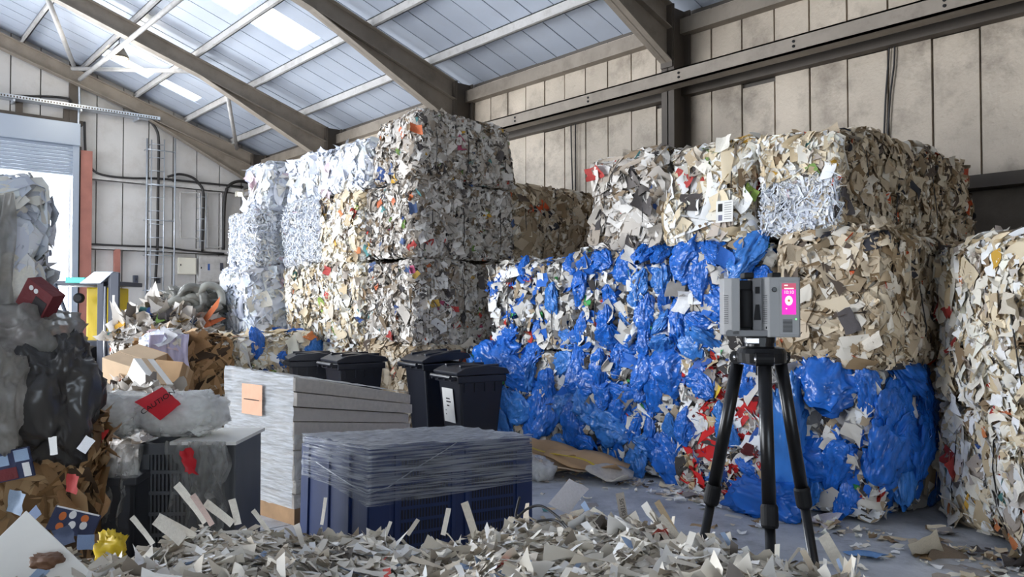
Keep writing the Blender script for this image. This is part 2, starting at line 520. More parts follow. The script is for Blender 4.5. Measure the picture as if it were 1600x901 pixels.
# rooflights: (x0, x1, y0, y1)
SKY = [(5.95, 7.05, 13.6, 14.6), (4.75, 5.82, 13.6, 14.6), (4.7, 5.82, 19.6, 20.3), (5.95, 6.95, 19.6, 20.3), (4.6, 5.8, 17.55, 18.25), (5.95, 6.7, 17.55, 18.25)]
PY = 0.5
yv = EY
while yv > BY:
    y0, y1 = max(yv - PY, BY), yv
    segs = [(RIDGE, WX + .1)]
    for sx0, sx1, sy0, sy1 in SKY:
        if min(y1, sy1) - max(y0, sy0) > 0.22:
            ns = []
            for a, b in segs:
                if sx0 > a and sx1 < b: ns += [(a, sx0), (sx1, b)]
                else: ns.append((a, b))
            segs = ns
            Vr, Fr = [], []
            for q in range(29):
                yy_ = y0 + .01 + (y1 - y0 - .02) * q / 28; o_ = .018 * (1 if q % 4 in (1, 2) else 0)
                Vr += [(sx0, yy_, roof_z(sx0) + dz + .02 + o_), (sx1, yy_, roof_z(sx1) + dz + .02 + o_)]
                if q: Fr.append((2 * q - 2, 2 * q - 1, 2 * q + 1, 2 * q))
            MB().add(Vr, Fr).build('rooflight', M['skylight'], ce)
    for a, b in segs:
        roof_slab('roof_panel', a, b, y0 + .011, y1 - .011, dz + rw.uniform(0, .008), .03, M['roof'])
    yv -= PY
for a, b, c, d in ((RIDGE, 4.55, BY, EY), (7.1, WX + .3, BY, EY), (4.55, 7.1, BY, 13.5), (4.55, 7.1, 14.7, 17.4), (4.55, 7.1, 18.4, 19.45), (4.55, 7.1, 20.45, EY)):
    roof_slab('roof_sheet', a, b, c, d, dz + .045, .03, M['joint_strip'])
MB().hexa([(LX - .3, BY, 6.2), (RIDGE, BY, roof_z(RIDGE)), (RIDGE, EY, roof_z(RIDGE)), (LX - .3, EY, 6.2), (LX - .3, BY, 6.3), (RIDGE, BY, roof_z(RIDGE) + .1), (RIDGE, EY, roof_z(RIDGE) + .1), (LX - .3, EY, 6.3)]).build('roof_far_slope', M['roof'], ce)
for px_ in (8.42, 7.18, 5.92, 4.66, 3.4, 2.1, .8):
    z = roof_z(px_) + dz
    MB().box((px_ - .012, BY, z - .19), (px_ + .012, EY, z)).box((px_ - .07, BY, z - .19), (px_ + .012, EY, z - .175)).box((px_ - .012, BY, z - .015), (px_ + .07, EY, z)).build('purlin', M['steel_pale'], ce)

# portal frames
def ibeam_col(name, x0, x1, yc, z0, z1, parent):
    fw = 0.11
    MB().box((x0, yc - fw, z0), (x0 + .02, yc + fw, z1)).box((x1 - .02, yc - fw, z0), (x1, yc + fw, z1)).box((x0, yc - .01, z0), (x1, yc + .01, z1)).build(name, M['steel_dark'], parent)
for yc in (6.84, 11.9, 17.0, 21.35, 1.75):
    fr = thing('portal_frame', None, None, (0, 0, 0)); fr.name = 'column_frame'; tag(fr, kind='structure')
    ibeam_col('column', 8.96, 9.36, yc, 0, 5.95, fr)
    fw = 0.1
    top = lambda x: roof_z(x) - .17
    RD = 0.36
    def sl(x0, x1, za, zb, ya, yb, th):      # sloped plate between x0,x1 with lower faces za,zb
        return [(x0, ya, za), (x1, ya, zb), (x1, yb, zb), (x0, yb, za), (x0, ya, za + th), (x1, ya, zb + th), (x1, yb, zb + th), (x0, yb, za + th)]
    xa, xb, xh = RIDGE, 8.98, 6.0
    m = MB()
    m.hexa(sl(xa, xb, top(xa) - .02, top(xb) - .02, yc - fw, yc + fw, .02))
    m.hexa(sl(xa, xb, top(xa) - RD, top(xb) - RD, yc - fw, yc + fw, .02))
    m.hexa([(xa, yc - .008, top(xa) - RD), (xb, yc - .008, top(xb) - RD), (xb, yc + .008, top(xb) - RD), (xa, yc + .008, top(xa) - RD), (xa, yc - .008, top(xa)), (xb, yc - .008, top(xb)), (xb, yc + .008, top(xb)), (xa, yc + .008, top(xa))])
    m.build('rafter', M['steel'], fr)
    zb = 5.1
    m = MB()
    m.hexa(sl(xh, xb, top(xh) - RD, zb, yc - fw, yc + fw, .02))
    m.hexa([(xh, yc - .009, top(xh) - RD), (xb, yc - .009, zb), (xb, yc + .009, zb), (xh, yc + .009, top(xh) - RD), (xh, yc - .009, top(xh) - RD + .01), (xb, yc - .009, top(xb) - RD), (xb, yc + .009, top(xb) - RD), (xh, yc + .009, top(xh) - RD + .01)])
    m.build('haunch', M['steel'], fr)
    box_obj('end_plate', (8.93, yc - fw, zb - .05), (8.96, yc + fw, top(8.95)), M['steel_dark'], fr)
    # left half of the frame
    MB().hexa([(LX + .2, yc - fw, 5.4), (RIDGE, yc - fw, top(RIDGE) - RD), (RIDGE, yc + fw, top(RIDGE) - RD), (LX + .2, yc + fw, 5.4), (LX + .2, yc - fw, 5.8), (RIDGE, yc - fw, top(RIDGE)), (RIDGE, yc + fw, top(RIDGE)), (LX + .2, yc + fw, 5.8)]).build('rafter', M['steel'], fr)
    box_obj('column', (LX + .05, yc - .1, 0), (LX + .4, yc + .1, 5.9), M['steel_dark'], fr)

# wind bracing tubes
def brace(pts, r, label, m='steel_pale'):
    o = tube_obj('brace_tube', pts, r, M[m]); tag(o, label, 'roof brace', 'roof bracing tubes')
b0, b1 = Vector(at_y(283, -3, 13.9)), Vector(at_y(125, 124, 21.15))
brace([b1 + (b0 - b1) * 1.25, b1], .05, 'long pale roof brace tube running down to the end rafter')
brace([at_y(113, 107, 21.15), at_y(325, 112, 17.1)], .05, 'level pale roof strut tube under the high bay lamp')
brace([at_y(72, -8, 17.1), at_y(116, 104, 21.15)], .055, 'steep pale roof brace tube at the top corner of the end wall')
brace([at_y(354, 140, 17.1), at_y(370, 232, 21.2)], .05, 'short pale roof brace tube above the corner column')
brace([at_y(5, 18, 21.15), at_y(20, -6, 19.5)], .06, 'stub of pale roof brace tube at the upper edge of the end wall')

# ------------------------------------------------------------------ waste paper generator
RNG = np.random.default_rng(7)


def pal(*rows):
    c = np.array([lin(r[0]) for r in rows]); w = np.array([r[1] for r in rows], float)
    return c, w / w.sum()
ACC = [((180, 64, 54), .22), ((212, 166, 66), .3), ((120, 150, 80), .2), ((66, 92, 150), .4), ((200, 112, 70), .3), ((190, 90, 120), .1), ((90, 140, 140), .3)]
PAL = {
    'cream': pal(((240, 234, 220), 30), ((228, 212, 182), 20), ((244, 244, 242), 22), ((206, 186, 152), 12), ((180, 168, 156), 8), ((140, 118, 92), 5), ((84, 78, 76), 3.5), *ACC),
    'white': pal(((240, 242, 248), 40), ((230, 236, 248), 30), ((216, 220, 232), 14), ((240, 236, 226), 10), ((226, 200, 206), .6), ((190, 196, 210), 5)),
    'grey': pal(((214, 208, 200), 26), ((196, 188, 178), 22), ((232, 228, 222), 16), ((168, 156, 142), 14), ((140, 122, 100), 8), ((110, 104, 100), 5), ((70, 66, 66), 3), *ACC),
    'tan': pal(((214, 198, 172), 26), ((194, 176, 150), 22), ((226, 218, 204), 18), ((168, 148, 120), 16), ((134, 112, 84), 8), ((96, 84, 74), 5), ((210, 90, 50), .8), ((60, 60, 66), 3)),
    'bluemix': pal(((224, 220, 212), 26), ((198, 192, 182), 18), ((240, 240, 240), 16), ((170, 152, 128), 10), ((120, 116, 112), 9), ((40, 100, 190), 12), ((70, 66, 64), 6), ((70, 160, 90), 1.5), ((196, 60, 50), 1)),
    'redmix': pal(((228, 222, 214), 24), ((240, 240, 240), 16), ((206, 44, 44), 14), ((160, 150, 142), 12), ((90, 40, 40), 6), ((60, 90, 160), 6), ((214, 190, 150), 8), ((70, 66, 64), 8)),
    'card': pal(((176, 140, 100), 30), ((156, 122, 84), 24), ((196, 164, 124), 14), ((120, 92, 62), 12), ((214, 206, 194), 4), ((190, 50, 46), 1.5), ((80, 64, 50), 6)),
    'pile': pal(((226, 220, 208), 34), ((210, 202, 188), 26), ((238, 236, 232), 18), ((188, 176, 158), 10), ((150, 140, 128), 5), ((110, 104, 98), 3), ((150, 170, 200), 1), ((200, 80, 70), .5)),
}


def noisefn(seed, amp, freqs=(2.1, 4.7, 9.0)):
    r = np.random.default_rng(seed)
    ks = [(r.normal(size=3) * f, r.uniform(0, 6.28), amp / (i + 1)) for i, f in enumerate(freqs) for _ in range(2)]
    def f(q):
        o = np.zeros(len(q))
        for k, ph, a in ks: o += a * np.sin(q @ k + ph)
        return o
    return f


def unit(a): return a / np.maximum(np.linalg.norm(a, axis=1, keepdims=True), 1e-9)


def sheets(rng, P, N, sx, sy, curl=0.35, crumple=0.12, nx=3, ny=3, tilt=0.7, align=False):
    """many crumpled sheets at once: centres P, mean normals N"""
    n = len(P)
    nn = unit(N + rng.normal(size=(n, 3)) * tilt * 0.6)
    ref = rng.normal(size=(n, 3))
    t = unit(np.cross(nn, ref)); b = np.cross(nn, t)
    if align: t[:] = (1, 0, 0); b[:] = (0, 1, 0); nn[:] = (0, 0, 1)
    u, v = np.meshgrid(np.linspace(-.5, .5, nx + 1), np.linspace(-.5, .5, ny + 1), indexing='ij')
    u = u.ravel()[None]; v = v.ravel()[None]; m = u.shape[1]
    size = np.sqrt(sx * sy)[:, None] if nx > 1 else (sy * .6)[:, None]
    skew = rng.normal(size=(n, 1)) * .25
    X = (u + skew * v * (nx > 1)) * sx[:, None] * (1 + rng.normal(size=(n, m)) * (.035 if nx > 1 else 0))
    Y = v * sy[:, None] * (1 + rng.normal(size=(n, m)) * .035)
    q = rng.normal(size=(n, 3, 1)) * curl * 2
    fold = np.abs(u * rng.normal(size=(n, 1)) + v * rng.normal(size=(n, 1)) + .2 * rng.normal(size=(n, 1)))
    Z = size * (q[:, 0] * u * u + q[:, 1] * v * v + q[:, 2] * u * v * (nx > 1) + curl * fold * rng.normal(size=(n, 1)) * 1.4 + crumple * rng.normal(size=(n, m)))
    V = P[:, None] + X[..., None] * t[:, None] + Y[..., None] * b[:, None] + Z[..., None] * nn[:, None]
    i, j = np.meshgrid(np.arange(nx), np.arange(ny), indexing='ij')
    a = (i * (ny + 1) + j).ravel()
    f = np.stack([a, a + ny + 1, a + ny + 2, a + 1], 1)
    Fc = (np.arange(n)[:, None, None] * m + f[None]).reshape(-1, 4)
    return V.reshape(-1, 3), Fc, m


def tints(rng, n, m, palette, jit=0.08):
    c, w = PAL[palette]
    t = c[rng.choice(len(c), n, p=w)] * np.exp(rng.normal(size=(n, 1)) * jit)
    return np.repeat(np.clip(t, 0, 0.92), m, 0)


# shared single sheets, used as parts that can be picked out one by one
_sheet_cache = {}
PIECE = {
    'cream': [(240, 234, 220), (230, 214, 184), (246, 246, 244), (206, 186, 152), (178, 166, 154), (214, 130, 76), (240, 240, 238), (236, 228, 210), (214, 204, 186), (226, 220, 210), (232, 226, 214), (196, 176, 146), (150, 176, 80), (186, 66, 60), (240, 238, 232), (220, 208, 190), (205, 198, 190)],
    'white': [(240, 242, 248), (232, 238, 250), (222, 226, 238), (240, 236, 224), (226, 206, 214)],
    'grey': [(214, 208, 200), (196, 188, 178), (232, 228, 222), (168, 156, 142), (204, 196, 186), (90, 84, 82), (224, 218, 210), (210, 200, 186), (190, 180, 166), (214, 208, 198), (70, 92, 134), (206, 110, 66), (214, 174, 80), (186, 64, 58), (236, 232, 226), (180, 170, 158), (200, 192, 180)],
    'tan': [(214, 198, 172), (194, 176, 150), (226, 218, 204), (168, 148, 120), (204, 186, 160), (210, 196, 172), (186, 168, 142), (222, 212, 196), (198, 84, 54), (84, 78, 78), (200, 184, 158)],
    'bluemix': [(228, 224, 216), (200, 194, 184), (242, 242, 242), (172, 154, 130), (126, 122, 118), (46, 110, 200), (226, 222, 214)],
    'redmix': [(228, 222, 214), (240, 240, 240), (206, 44, 44), (206, 44, 44), (150, 142, 136), (226, 190, 60), (60, 100, 180)],
    'card': [(176, 140, 100), (160, 126, 88), (196, 164, 124), (190, 150, 108), (150, 116, 80)],
    'pile': [(228, 222, 210), (212, 204, 190), (240, 238, 234), (190, 178, 160), (224, 218, 206), (200, 190, 176)],
}
_pm = {}
def piece_mat(rgb):
    if rgb not in _pm:
        _pm[rgb] = new_mat('sheet_%s' % len(_pm), rgb, 0.65, var=0.07, vscale=14, bump=0.25, bscale=40)
    return _pm[rgb]


def sheet_mesh(kind, rgb, k):
    key = (kind, rgb, k)
    if key not in _sheet_cache:
        r = np.random.default_rng(100 + k + 31 * len(kind))
        if kind == 'sheet':
            V, Fq, _ = sheets(r, np.zeros((1, 3)), np.array([[0, 0, 1.]]), np.array([1.0]), np.array([r.uniform(.8, 1.6)]), .2, .045, 4, 4, 0, True)
        elif kind == 'strip':
            V, Fq, _ = sheets(r, np.zeros((1, 3)), np.array([[0, 0, 1.]]), np.array([r.uniform(.14, .26)]), np.array([1.0]), .16, .01, 1, 6, 0, True)
        else:                                            # flat card
            V, Fq, _ = sheets(r, np.zeros((1, 3)), np.array([[0, 0, 1.]]), np.array([.75]), np.array([1.0]), .06, .008, 3, 3, 0, True)
        _sheet_cache[key] = np_mesh(kind, V, Fq, piece_mat(rgb))
    return _sheet_cache[key]


def place_piece(rng, name, kind, palette, p, n, size, parent, tilt=0.6, rgb=None):
    c = rgb or PIECE[palette][rng.integers(len(PIECE[palette]))]
    o = bpy.data.objects.new(name, sheet_mesh(kind, c, int(rng.integers(6))))
    nn = Vector(np.asarray(n) + rng.normal(size=3) * tilt * .5).normalized()
    q = nn.to_track_quat('Z', 'Y') @ Matrix.Rotation(rng.uniform(0, 6.28), 3, 'Z').to_quaternion()
    o.matrix_local = Matrix.LocRotScale(Vector(p), q, Vector((size, size, size)))
    return link(o, parent)


# crumpled bag shapes, shared
def bag_mesh(seed, m, nu=72, nv=34, name='blue_bag'):
    """a pulled, pleated plastic sack: sharp creases fan out from its gathered end"""
    r = random.Random(seed)
    off = Vector((r.uniform(0, 50), r.uniform(0, 50), r.uniform(0, 50)))
    pl = [(r.randint(7, 17), r.uniform(-2.5, 2.5), r.uniform(0, 6.28), r.uniform(.05, .11)) for _ in range(4)]
    bend = (r.uniform(-.3, .3), r.uniform(-.3, .3))
    taper = r.uniform(.2, .65)
    V = []
    for j in range(nv + 1):
        t = j / nv
        z = -1 + 2 * t
        prof = max(0.03, (math.sin(PI * min(1, t * .97 + .02)) ** .5) * (1 - taper * t))
        for i in range(nu):
            a = 2 * PI * i / nu
            p = Vector((math.cos(a) * prof, math.sin(a) * prof, z))
            wob = mnoise.noise(p * 1.7 + off)
            w = 1.0 + .38 * wob - .25 * abs(mnoise.noise(p * 2.7 - off))
            for kk, tw, ph, am in pl:
                s = 1 - abs(math.sin(kk * .5 * a + tw * z + ph + 2.2 * wob))
                w += am * (s * s * 1.6 - .45) * (.35 + 1.2 * t)
            w += .13 * (1 - abs(mnoise.noise(p * 3.6 + off))) ** 6 - .07
            w += .05 * mnoise.noise(p * 9 + off)
            w = max(.12, w)
            V.append((p.x * w + bend[0] * z * z, p.y * w + bend[1] * z * .5, z + .16 * mnoise.noise(p * 2.2 + off * 2)))
    F = [(j * nu + i, j * nu + (i + 1) % nu, (j + 1) * nu + (i + 1) % nu, (j + 1) * nu + i) for j in range(nv) for i in range(nu)]
    return np_mesh(name, np.array(V), np.array(F), m, smooth=True)


BAGS = [bag_mesh(s, M['blue_bag']) for s in range(7)] + [bag_mesh(20 + s, M['blue_bag_pale']) for s in range(3)]


def core_mat(palette):
    key = 'core_' + palette
    if key in M: return M[key]
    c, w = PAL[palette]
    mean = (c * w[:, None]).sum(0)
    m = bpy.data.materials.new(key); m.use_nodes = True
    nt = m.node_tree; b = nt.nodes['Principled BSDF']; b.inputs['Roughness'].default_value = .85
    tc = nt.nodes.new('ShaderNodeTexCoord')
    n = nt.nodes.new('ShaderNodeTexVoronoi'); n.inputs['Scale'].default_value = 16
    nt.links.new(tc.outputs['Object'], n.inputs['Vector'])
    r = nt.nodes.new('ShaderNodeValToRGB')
    k0, k1 = (.35, .8) if palette != 'white' else (.85, 1.05)  # shade in gaps between sheets is put into a darker body colour
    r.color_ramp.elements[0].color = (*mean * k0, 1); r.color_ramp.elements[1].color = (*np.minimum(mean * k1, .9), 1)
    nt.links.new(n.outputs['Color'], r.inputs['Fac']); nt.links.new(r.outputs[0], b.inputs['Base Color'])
    M[key] = m
    return m


WIRE = M['cable']


def bale(label, x0, x1, y0, y1, z0, z1, palette, faces='XYZ', dens=900, parts=26, size=(.06, .14), rot=0.0, name='paper_bale',
         group=None, seed=0, rad=0.09, lump=0.03, style='sheets', wires=3, flap=0.8, bags=None, extra=None, bagsize=(.13, .24), wire_axis='x', pname='paper_sheet', cat='bale'):
    """a pressed bale: lumpy body, loose sheets over the faces in view (X = side at -x, Y = side at -y, Z = top, A = side at +y), tie wires"""
    rng = np.random.default_rng(1000 + seed)
    cx, cy = (x0 + x1) / 2, (y0 + y1) / 2
    h = np.array([(x1 - x0) / 2, (y1 - y0) / 2, (z1 - z0) / 2])
    root = thing(name, label, cat, (cx, cy, z0), rot, group)
    lf = noisefn(seed * 3 + 1, lump)
    def rb(q):
        inner = np.clip(q, -(h - rad), h - rad)
        n = unit(q - inner)
        p = inner + n * (rad + lf(q))[:, None]
        p[:, 2] = np.maximum(p[:, 2], -h[2] + .002)
        return p + [0, 0, h[2]], n
    def squash(V, m, lo=.012, hi=.06):
        """press sheets back into the bale so that only their edges stand proud"""
        q = V - [0, 0, h[2]]
        inner = np.clip(q, -(h - rad), h - rad)
        d = q - inner; L = np.linalg.norm(d, axis=1); nn_ = d / np.maximum(L, 1e-9)[:, None]
        out = L - rad - lf(q)
        lim = np.repeat(lo + (hi - lo) * rng.random(len(V) // m) ** 2, m)
        o2 = np.where(out > 0, lim * np.tanh(out / lim), out)
        return V + nn_ * (o2 - out)[:, None]
    # body
    ns = [max(4, int(2 * a / .13)) for a in h]
    Vs, Fs, off = [], [], 0
    for ax in range(3):
        for sg in (-1, 1):
            a, b = [i for i in range(3) if i != ax]
            U, W = np.meshgrid(np.linspace(-h[a], h[a], ns[a] + 1), np.linspace(-h[b], h[b], ns[b] + 1), indexing='ij')
            q = np.zeros((U.size, 3)); q[:, ax] = sg * h[ax]; q[:, a] = U.ravel(); q[:, b] = W.ravel()
            i, j = np.meshgrid(np.arange(ns[a]), np.arange(ns[b]), indexing='ij')
            s = (i * (ns[b] + 1) + j).ravel() + off
            Fq = np.stack([s, s + ns[b] + 1, s + ns[b] + 2, s + 1], 1)
            if (sg > 0) == (ax == 1): Fq = Fq[:, ::-1]
            Vs.append(q); Fs.append(Fq); off += U.size
    p, n = rb(np.concatenate(Vs))
    p -= n * [.045, .045, .02]
    link(bpy.data.objects.new('bale_body', np_mesh('bale_body', p, np.concatenate(Fs), core_mat(palette), smooth=True)), root)
    # loose sheets
    fd = {'X': (0, -1), 'Y': (1, -1), 'Z': (2, 1), 'A': (1, 1), 'B': (0, 1)}
    def sample(nn, fset):
        ar = []
        for f in fset:
            ax = fd[f][0]; a, b = [i for i in range(3) if i != ax]
            ar.append(4 * h[a] * h[b] * (.55 if f == 'Z' else 1))
        ar = np.array(ar); pick = rng.choice(len(fset), nn, p=ar / ar.sum())
        q = rng.uniform(-1, 1, (nn, 3)) * h
        for k, f in enumerate(fset):
            ax, sg = fd[f]; q[pick == k, ax] = sg * h[ax]
        return q, pick
    area = sum(4 * h[[i for i in range(3) if i != fd[f][0]][0]] * h[[i for i in range(3) if i != fd[f][0]][1]] * (.55 if f == 'Z' else 1) for f in faces)
    if style == 'shred':
        nn = int(area * 2300)
        q, _ = sample(nn, faces); P, N = rb(q)
        P = P + N * rng.uniform(-.02, .05, (nn, 1))
        V, Fq, m = sheets(rng, P, N + [0, 0, -.25], rng.uniform(.005, .011, nn), rng.uniform(.06, .15, nn), .5, .05, 1, 4, 1.0)
        V = squash(V, m, .02, .09)
        T = tints(rng, nn, m, palette, .05)
        so = np_mesh('paper_shreds', V, Fq, M['tint'], T)
        o = link(bpy.data.objects.new('paper_shreds', so), root); tag(o, kind='stuff')
        nn = int(area * 60)
    else:
        nn = int(area * dens)
    if nn:
        q, pk = sample(nn, faces); P, N = rb(q)
        P = P + N * (rng.uniform(-.06, .02, (nn, 1)))
        s = rng.uniform(size[0], size[1], nn) * np.exp(rng.normal(size=nn) * .25) * np.where(rng.random(nn) < .45, .55, 1)
        V, Fq, m = sheets(rng, P, N, s, s * rng.uniform(.7, 1.7, nn), .5, .1, 3, 3, flap)
        V = squash(V, m)
        V[:, 2] = np.maximum(V[:, 2], .001)
        T = tints(rng, nn, m, palette)
        o = link(bpy.data.objects.new('paper_scraps', np_mesh('paper_scraps', V, Fq, M['tint'], T)), root); tag(o, kind='stuff')
    if extra is not None:                            # a patch of another kind of waste on one face: (palette, lo, hi, n, style) in local fractions
        for (ep, lo, hi, en, est) in extra:
            q = rng.uniform(lo, hi, (en, 3)) * h; q[:, 0] = np.where(np.array(lo)[0] == -1, -h[0], q[:, 0])
            P, N = rb(q); P = P + N * rng.uniform(0, .05, (en, 1))
            if est == 'shred':
                V, Fq, m = sheets(rng, P, N + [0, 0, -.4], rng.uniform(.005, .011, en), rng.uniform(.06, .16, en), .45, .05, 1, 4, 1.0)
            else:
                s = rng.uniform(.06, .12, en); V, Fq, m = sheets(rng, P, N, s, s * rng.uniform(.8, 1.5, en), .45, .09, 3, 3, .8)
            V = squash(V, m, .03, .1)
            o = link(bpy.data.objects.new('loose_waste', np_mesh('loose_waste', V, Fq, M['tint'], tints(rng, en, m, ep))), root); tag(o, kind='stuff')
    if parts:
        q, pk = sample(parts, [f for f in faces]); P, N = rb(q)
        for i in range(parts):
            place_piece(rng, pname, 'sheet', palette, P[i] + N[i] * rng.uniform(.012, .04), N[i], rng.uniform(size[0], size[1] * 1.1), root, .28)
    if bags:
        nb, fset = bags
        q, pk = sample(nb * 4, fset); P, N = rb(q)
        keep = []
        md = math.sqrt(area / max(nb, 1)) * .55
        for i in range(len(P)):
            if len(keep) >= nb: break
            if all(np.linalg.norm(P[i] - P[j]) > md for j in keep): keep.append(i)
        for i in keep:
            L = rng.uniform(*bagsize); Wd = L * rng.uniform(.5, .95)
            o = bpy.data.objects.new('blue_bag', BAGS[int(rng.integers(len(BAGS)))])
            zax = Vector((0, 0, 1)) if rng.random() < .75 else Vector((0, 1, .4))
            nv = Vector(N[i]); nv = (nv + Vector(rng.normal(size=3)) * .15).normalized()
            up = (zax + Vector(rng.normal(size=3)) * .35); up = (up - nv * up.dot(nv)).normalized()
            if rng.random() < .3: up = -up
            sd = up.cross(nv)
            R3 = Matrix((sd, nv, up)).transposed()
            pz = Vector(P[i] - N[i] * Wd * .02)
            pz.z = max(pz.z, L * abs(up.z) * .95 + .01)
            o.matrix_local = Matrix.Translation(pz) @ R3.to_4x4() @ Matrix.Diagonal((Wd, Wd * .5, L, 1))
            link(o, root)
    for k in range(wires):
        f = (k + .5) / wires * 2 - 1 + rng.uniform(-.08, .08)
        pts = []
        if wire_axis == 'x':
            path = [(-1, -1), (-1, -.4), (-1, .2), (-1, 1), (0, 1), (1, 1), (1, -1)]
            q = np.array([(f * h[0], a * h[1], b * h[2]) for a, b in path])
        else:
            path = [(-1, -1), (-1, -.4), (-1, .2), (-1, 1), (0, 1), (1, 1), (1, -1)]
            q = np.array([(a * h[0], f * h[1], b * h[2]) for a, b in path])
        P, N = rb(q); P = P + N * .03; P[:, 2] = np.maximum(P[:, 2], .01)
        MB().tube([tuple(a) for a in P], .005, 5).build('tie_wire', WIRE, root)
    return root


# ---- right-hand stack (three courses, side to the camera's left at x = 5.93)
AX, AX1 = 5.93, 8.5
g1 = 'bales of blue sacks on the floor course'
bale('bottom corner bale swathed in large blue plastic sacks behind the tripod', AX, 7.5, 2.62, 3.42, 0, 1.18, 'bluemix', 'XYZ', 300, 10, rot=0, name='blue_sack_bale', seed=1, bags=(26, 'XXY'), bagsize=(.2, .36), wires=0, pname='paper_scrap')
bale('bottom bale with red and white scraps seen between the tripod legs', AX, AX1, 3.44, 4.42, 0, 1.18, 'redmix', 'XZ', 1000, 34, name='mixed_waste_bale', seed=2, bags=(7, 'X'), bagsize=(.14, .22), wires=0, pname='waste_scrap')
bale('bottom bale of blue sacks just left of the red and white one', AX, AX1, 4.44, 5.5, 0, 1.18, 'bluemix', 'XZ', 420, 24, name='blue_sack_bale', seed=3, bags=(24, 'X'), bagsize=(.16, .29), wires=0, pname='paper_scrap')
bale('bottom bale of blue sacks behind the heap of flattened cardboard', AX, AX1, 5.52, 6.5, 0, 1.16, 'bluemix', 'XZ', 420, 26, name='blue_sack_bale', seed=4, bags=(20, 'X'), bagsize=(.17, .32), wires=0, pname='paper_scrap')
bale('bottom bale under long dark blue sacks beside the labelled wheelie bin', AX - .03, AX1, 6.52, 7.6, 0, 1.18, 'bluemix', 'XYZ', 300, 10, name='blue_sack_bale', seed=5, bags=(20, 'XX'), bagsize=(.24, .42), wires=0, pname='paper_scrap')
bale('tan paper bale with crumpled sheets directly behind the scanner screen', AX, AX1, 2.5, 3.42, 1.18, 2.22, 'tan', 'XYZ', 900, 40, size=(.07, .17), seed=6, wires=2)
bale('middle bale of blue sacks and white paper left of the scanner', AX, AX1, 3.44, 4.5, 1.18, 2.2, 'bluemix', 'XZ', 420, 30, name='blue_sack_bale', seed=7, bags=(17, 'X'), bagsize=(.13, .26), wires=2, wire_axis='y', pname='paper_scrap')
bale('middle bale with bright blue sacks packed tight above the cardboard heap', AX, AX1, 4.52, 5.72, 1.18, 2.22, 'bluemix', 'XZ', 420, 30, name='blue_sack_bale', seed=8, bags=(22, 'X'), bagsize=(.13, .24), wires=2, wire_axis='y', pname='paper_scrap')
bale('middle bale with a green scrap and blue sacks next to the tall stack', AX, AX1, 5.74, 7.2, 1.18, 2.18, 'bluemix', 'XYZ', 420, 34, name='blue_sack_bale', seed=9, bags=(14, 'X'), bagsize=(.12, .22), wires=2, wire_axis='y', pname='paper_scrap')
bale('top corner bale with white shreds low on its lit side and brown end face', AX, 8.6, 2.87, 3.62, 2.22, 3.1, 'tan', 'XYZ', 1300, 50, seed=10, size=(.05, .13), wires=4,
     extra=[('white', (-1, -1, -.95), (-1, .95, .1), 2200, 'shred'), ('cream', (-1, -1, .1), (-1, 1, 1), 260, 'sheets')])
bale('top bale with a printed newspaper page on its lit side', AX, AX1, 3.64, 4.56, 2.22, 3.14, 'cream', 'XYZ', 900, 40, seed=11, size=(.07, .17), wires=2, wire_axis='y')
bale('top bale of cream and grey sheets at the left end of its course', AX, AX1, 4.58, 5.48, 2.22, 3.12, 'grey', 'XZA', 800, 44, seed=12, size=(.08, .2), wires=2, wire_axis='y')

# ---- tall stack in the middle (four courses)
BX, BX1 = 5.25, 6.85
bale('lowest bale of the tall stack showing between the wheelie bins', BX, BX1, 7.75, 8.9, 0, 1.16, 'tan', 'XYZ', 1000, 40, seed=13, size=(.05, .15), wires=0)
bale('second bale of the tall stack with an orange scrap above the bins', BX, BX1, 7.77, 8.9, 1.16, 2.24, 'grey', 'XYZ', 1700, 46, seed=14, size=(.04, .1), wires=3)
bale('third bale of the tall stack with red and orange scraps', BX, BX1, 7.77, 8.9, 2.24, 3.2, 'grey', 'XYZ', 1700, 40, seed=15, size=(.04, .1), wires=3)
bale('topmost bale of the tall stack reaching toward the roof', BX + .06, BX1, 7.77, 8.75, 3.2, 4.03, 'grey', 'XYZ', 1700, 40, seed=16, size=(.04, .1), wires=3)
bale('second-course cream bale with bright lit side behind the front of the tall stack', BX, BX1, 8.92, 10.05, 1.16, 2.24, 'cream', 'XZ', 1100, 34, seed=17, size=(.05, .13), wires=0)
bale('third-course cream bale with a lime and pink scrap on its lit side', BX, BX1, 8.92, 10.05, 2.24, 3.2, 'cream', 'XZ', 1100, 34, seed=18, size=(.05, .13), wires=0)
bale('rounded bale of grey-white crumpled paper beside the topmost bale', BX, BX1, 8.8, 10.1, 3.2, 3.8, 'white', 'XYZ', 480, 36, seed=19, size=(.08, .2), wires=0)
bale('lowest cream bale behind the left pair of wheelie bins', BX, BX1, 8.92, 11.2, 0, 1.16, 'cream', 'XZ', 420, 20, seed=20, wires=0)
bale('second-course cream bale next to the smooth white bale', BX, BX1, 10.07, 11.2, 1.16, 2.26, 'cream', 'XYZ', 560, 28, seed=21, size=(.05, .13), wires=0)
bale('third-course bale of hanging white shredded paper', BX - .02, BX1, 10.07, 11.2, 2.26, 3.2, 'white', 'XYZ', 400, 8, seed=22, style='shred', wires=0)
bale('top white bale of folded sheets right of the highest white block', BX, BX1, 10.15, 11.2, 3.2, 3.85, 'white', 'XYZ', 480, 30, seed=23, size=(.08, .2), wires=0)
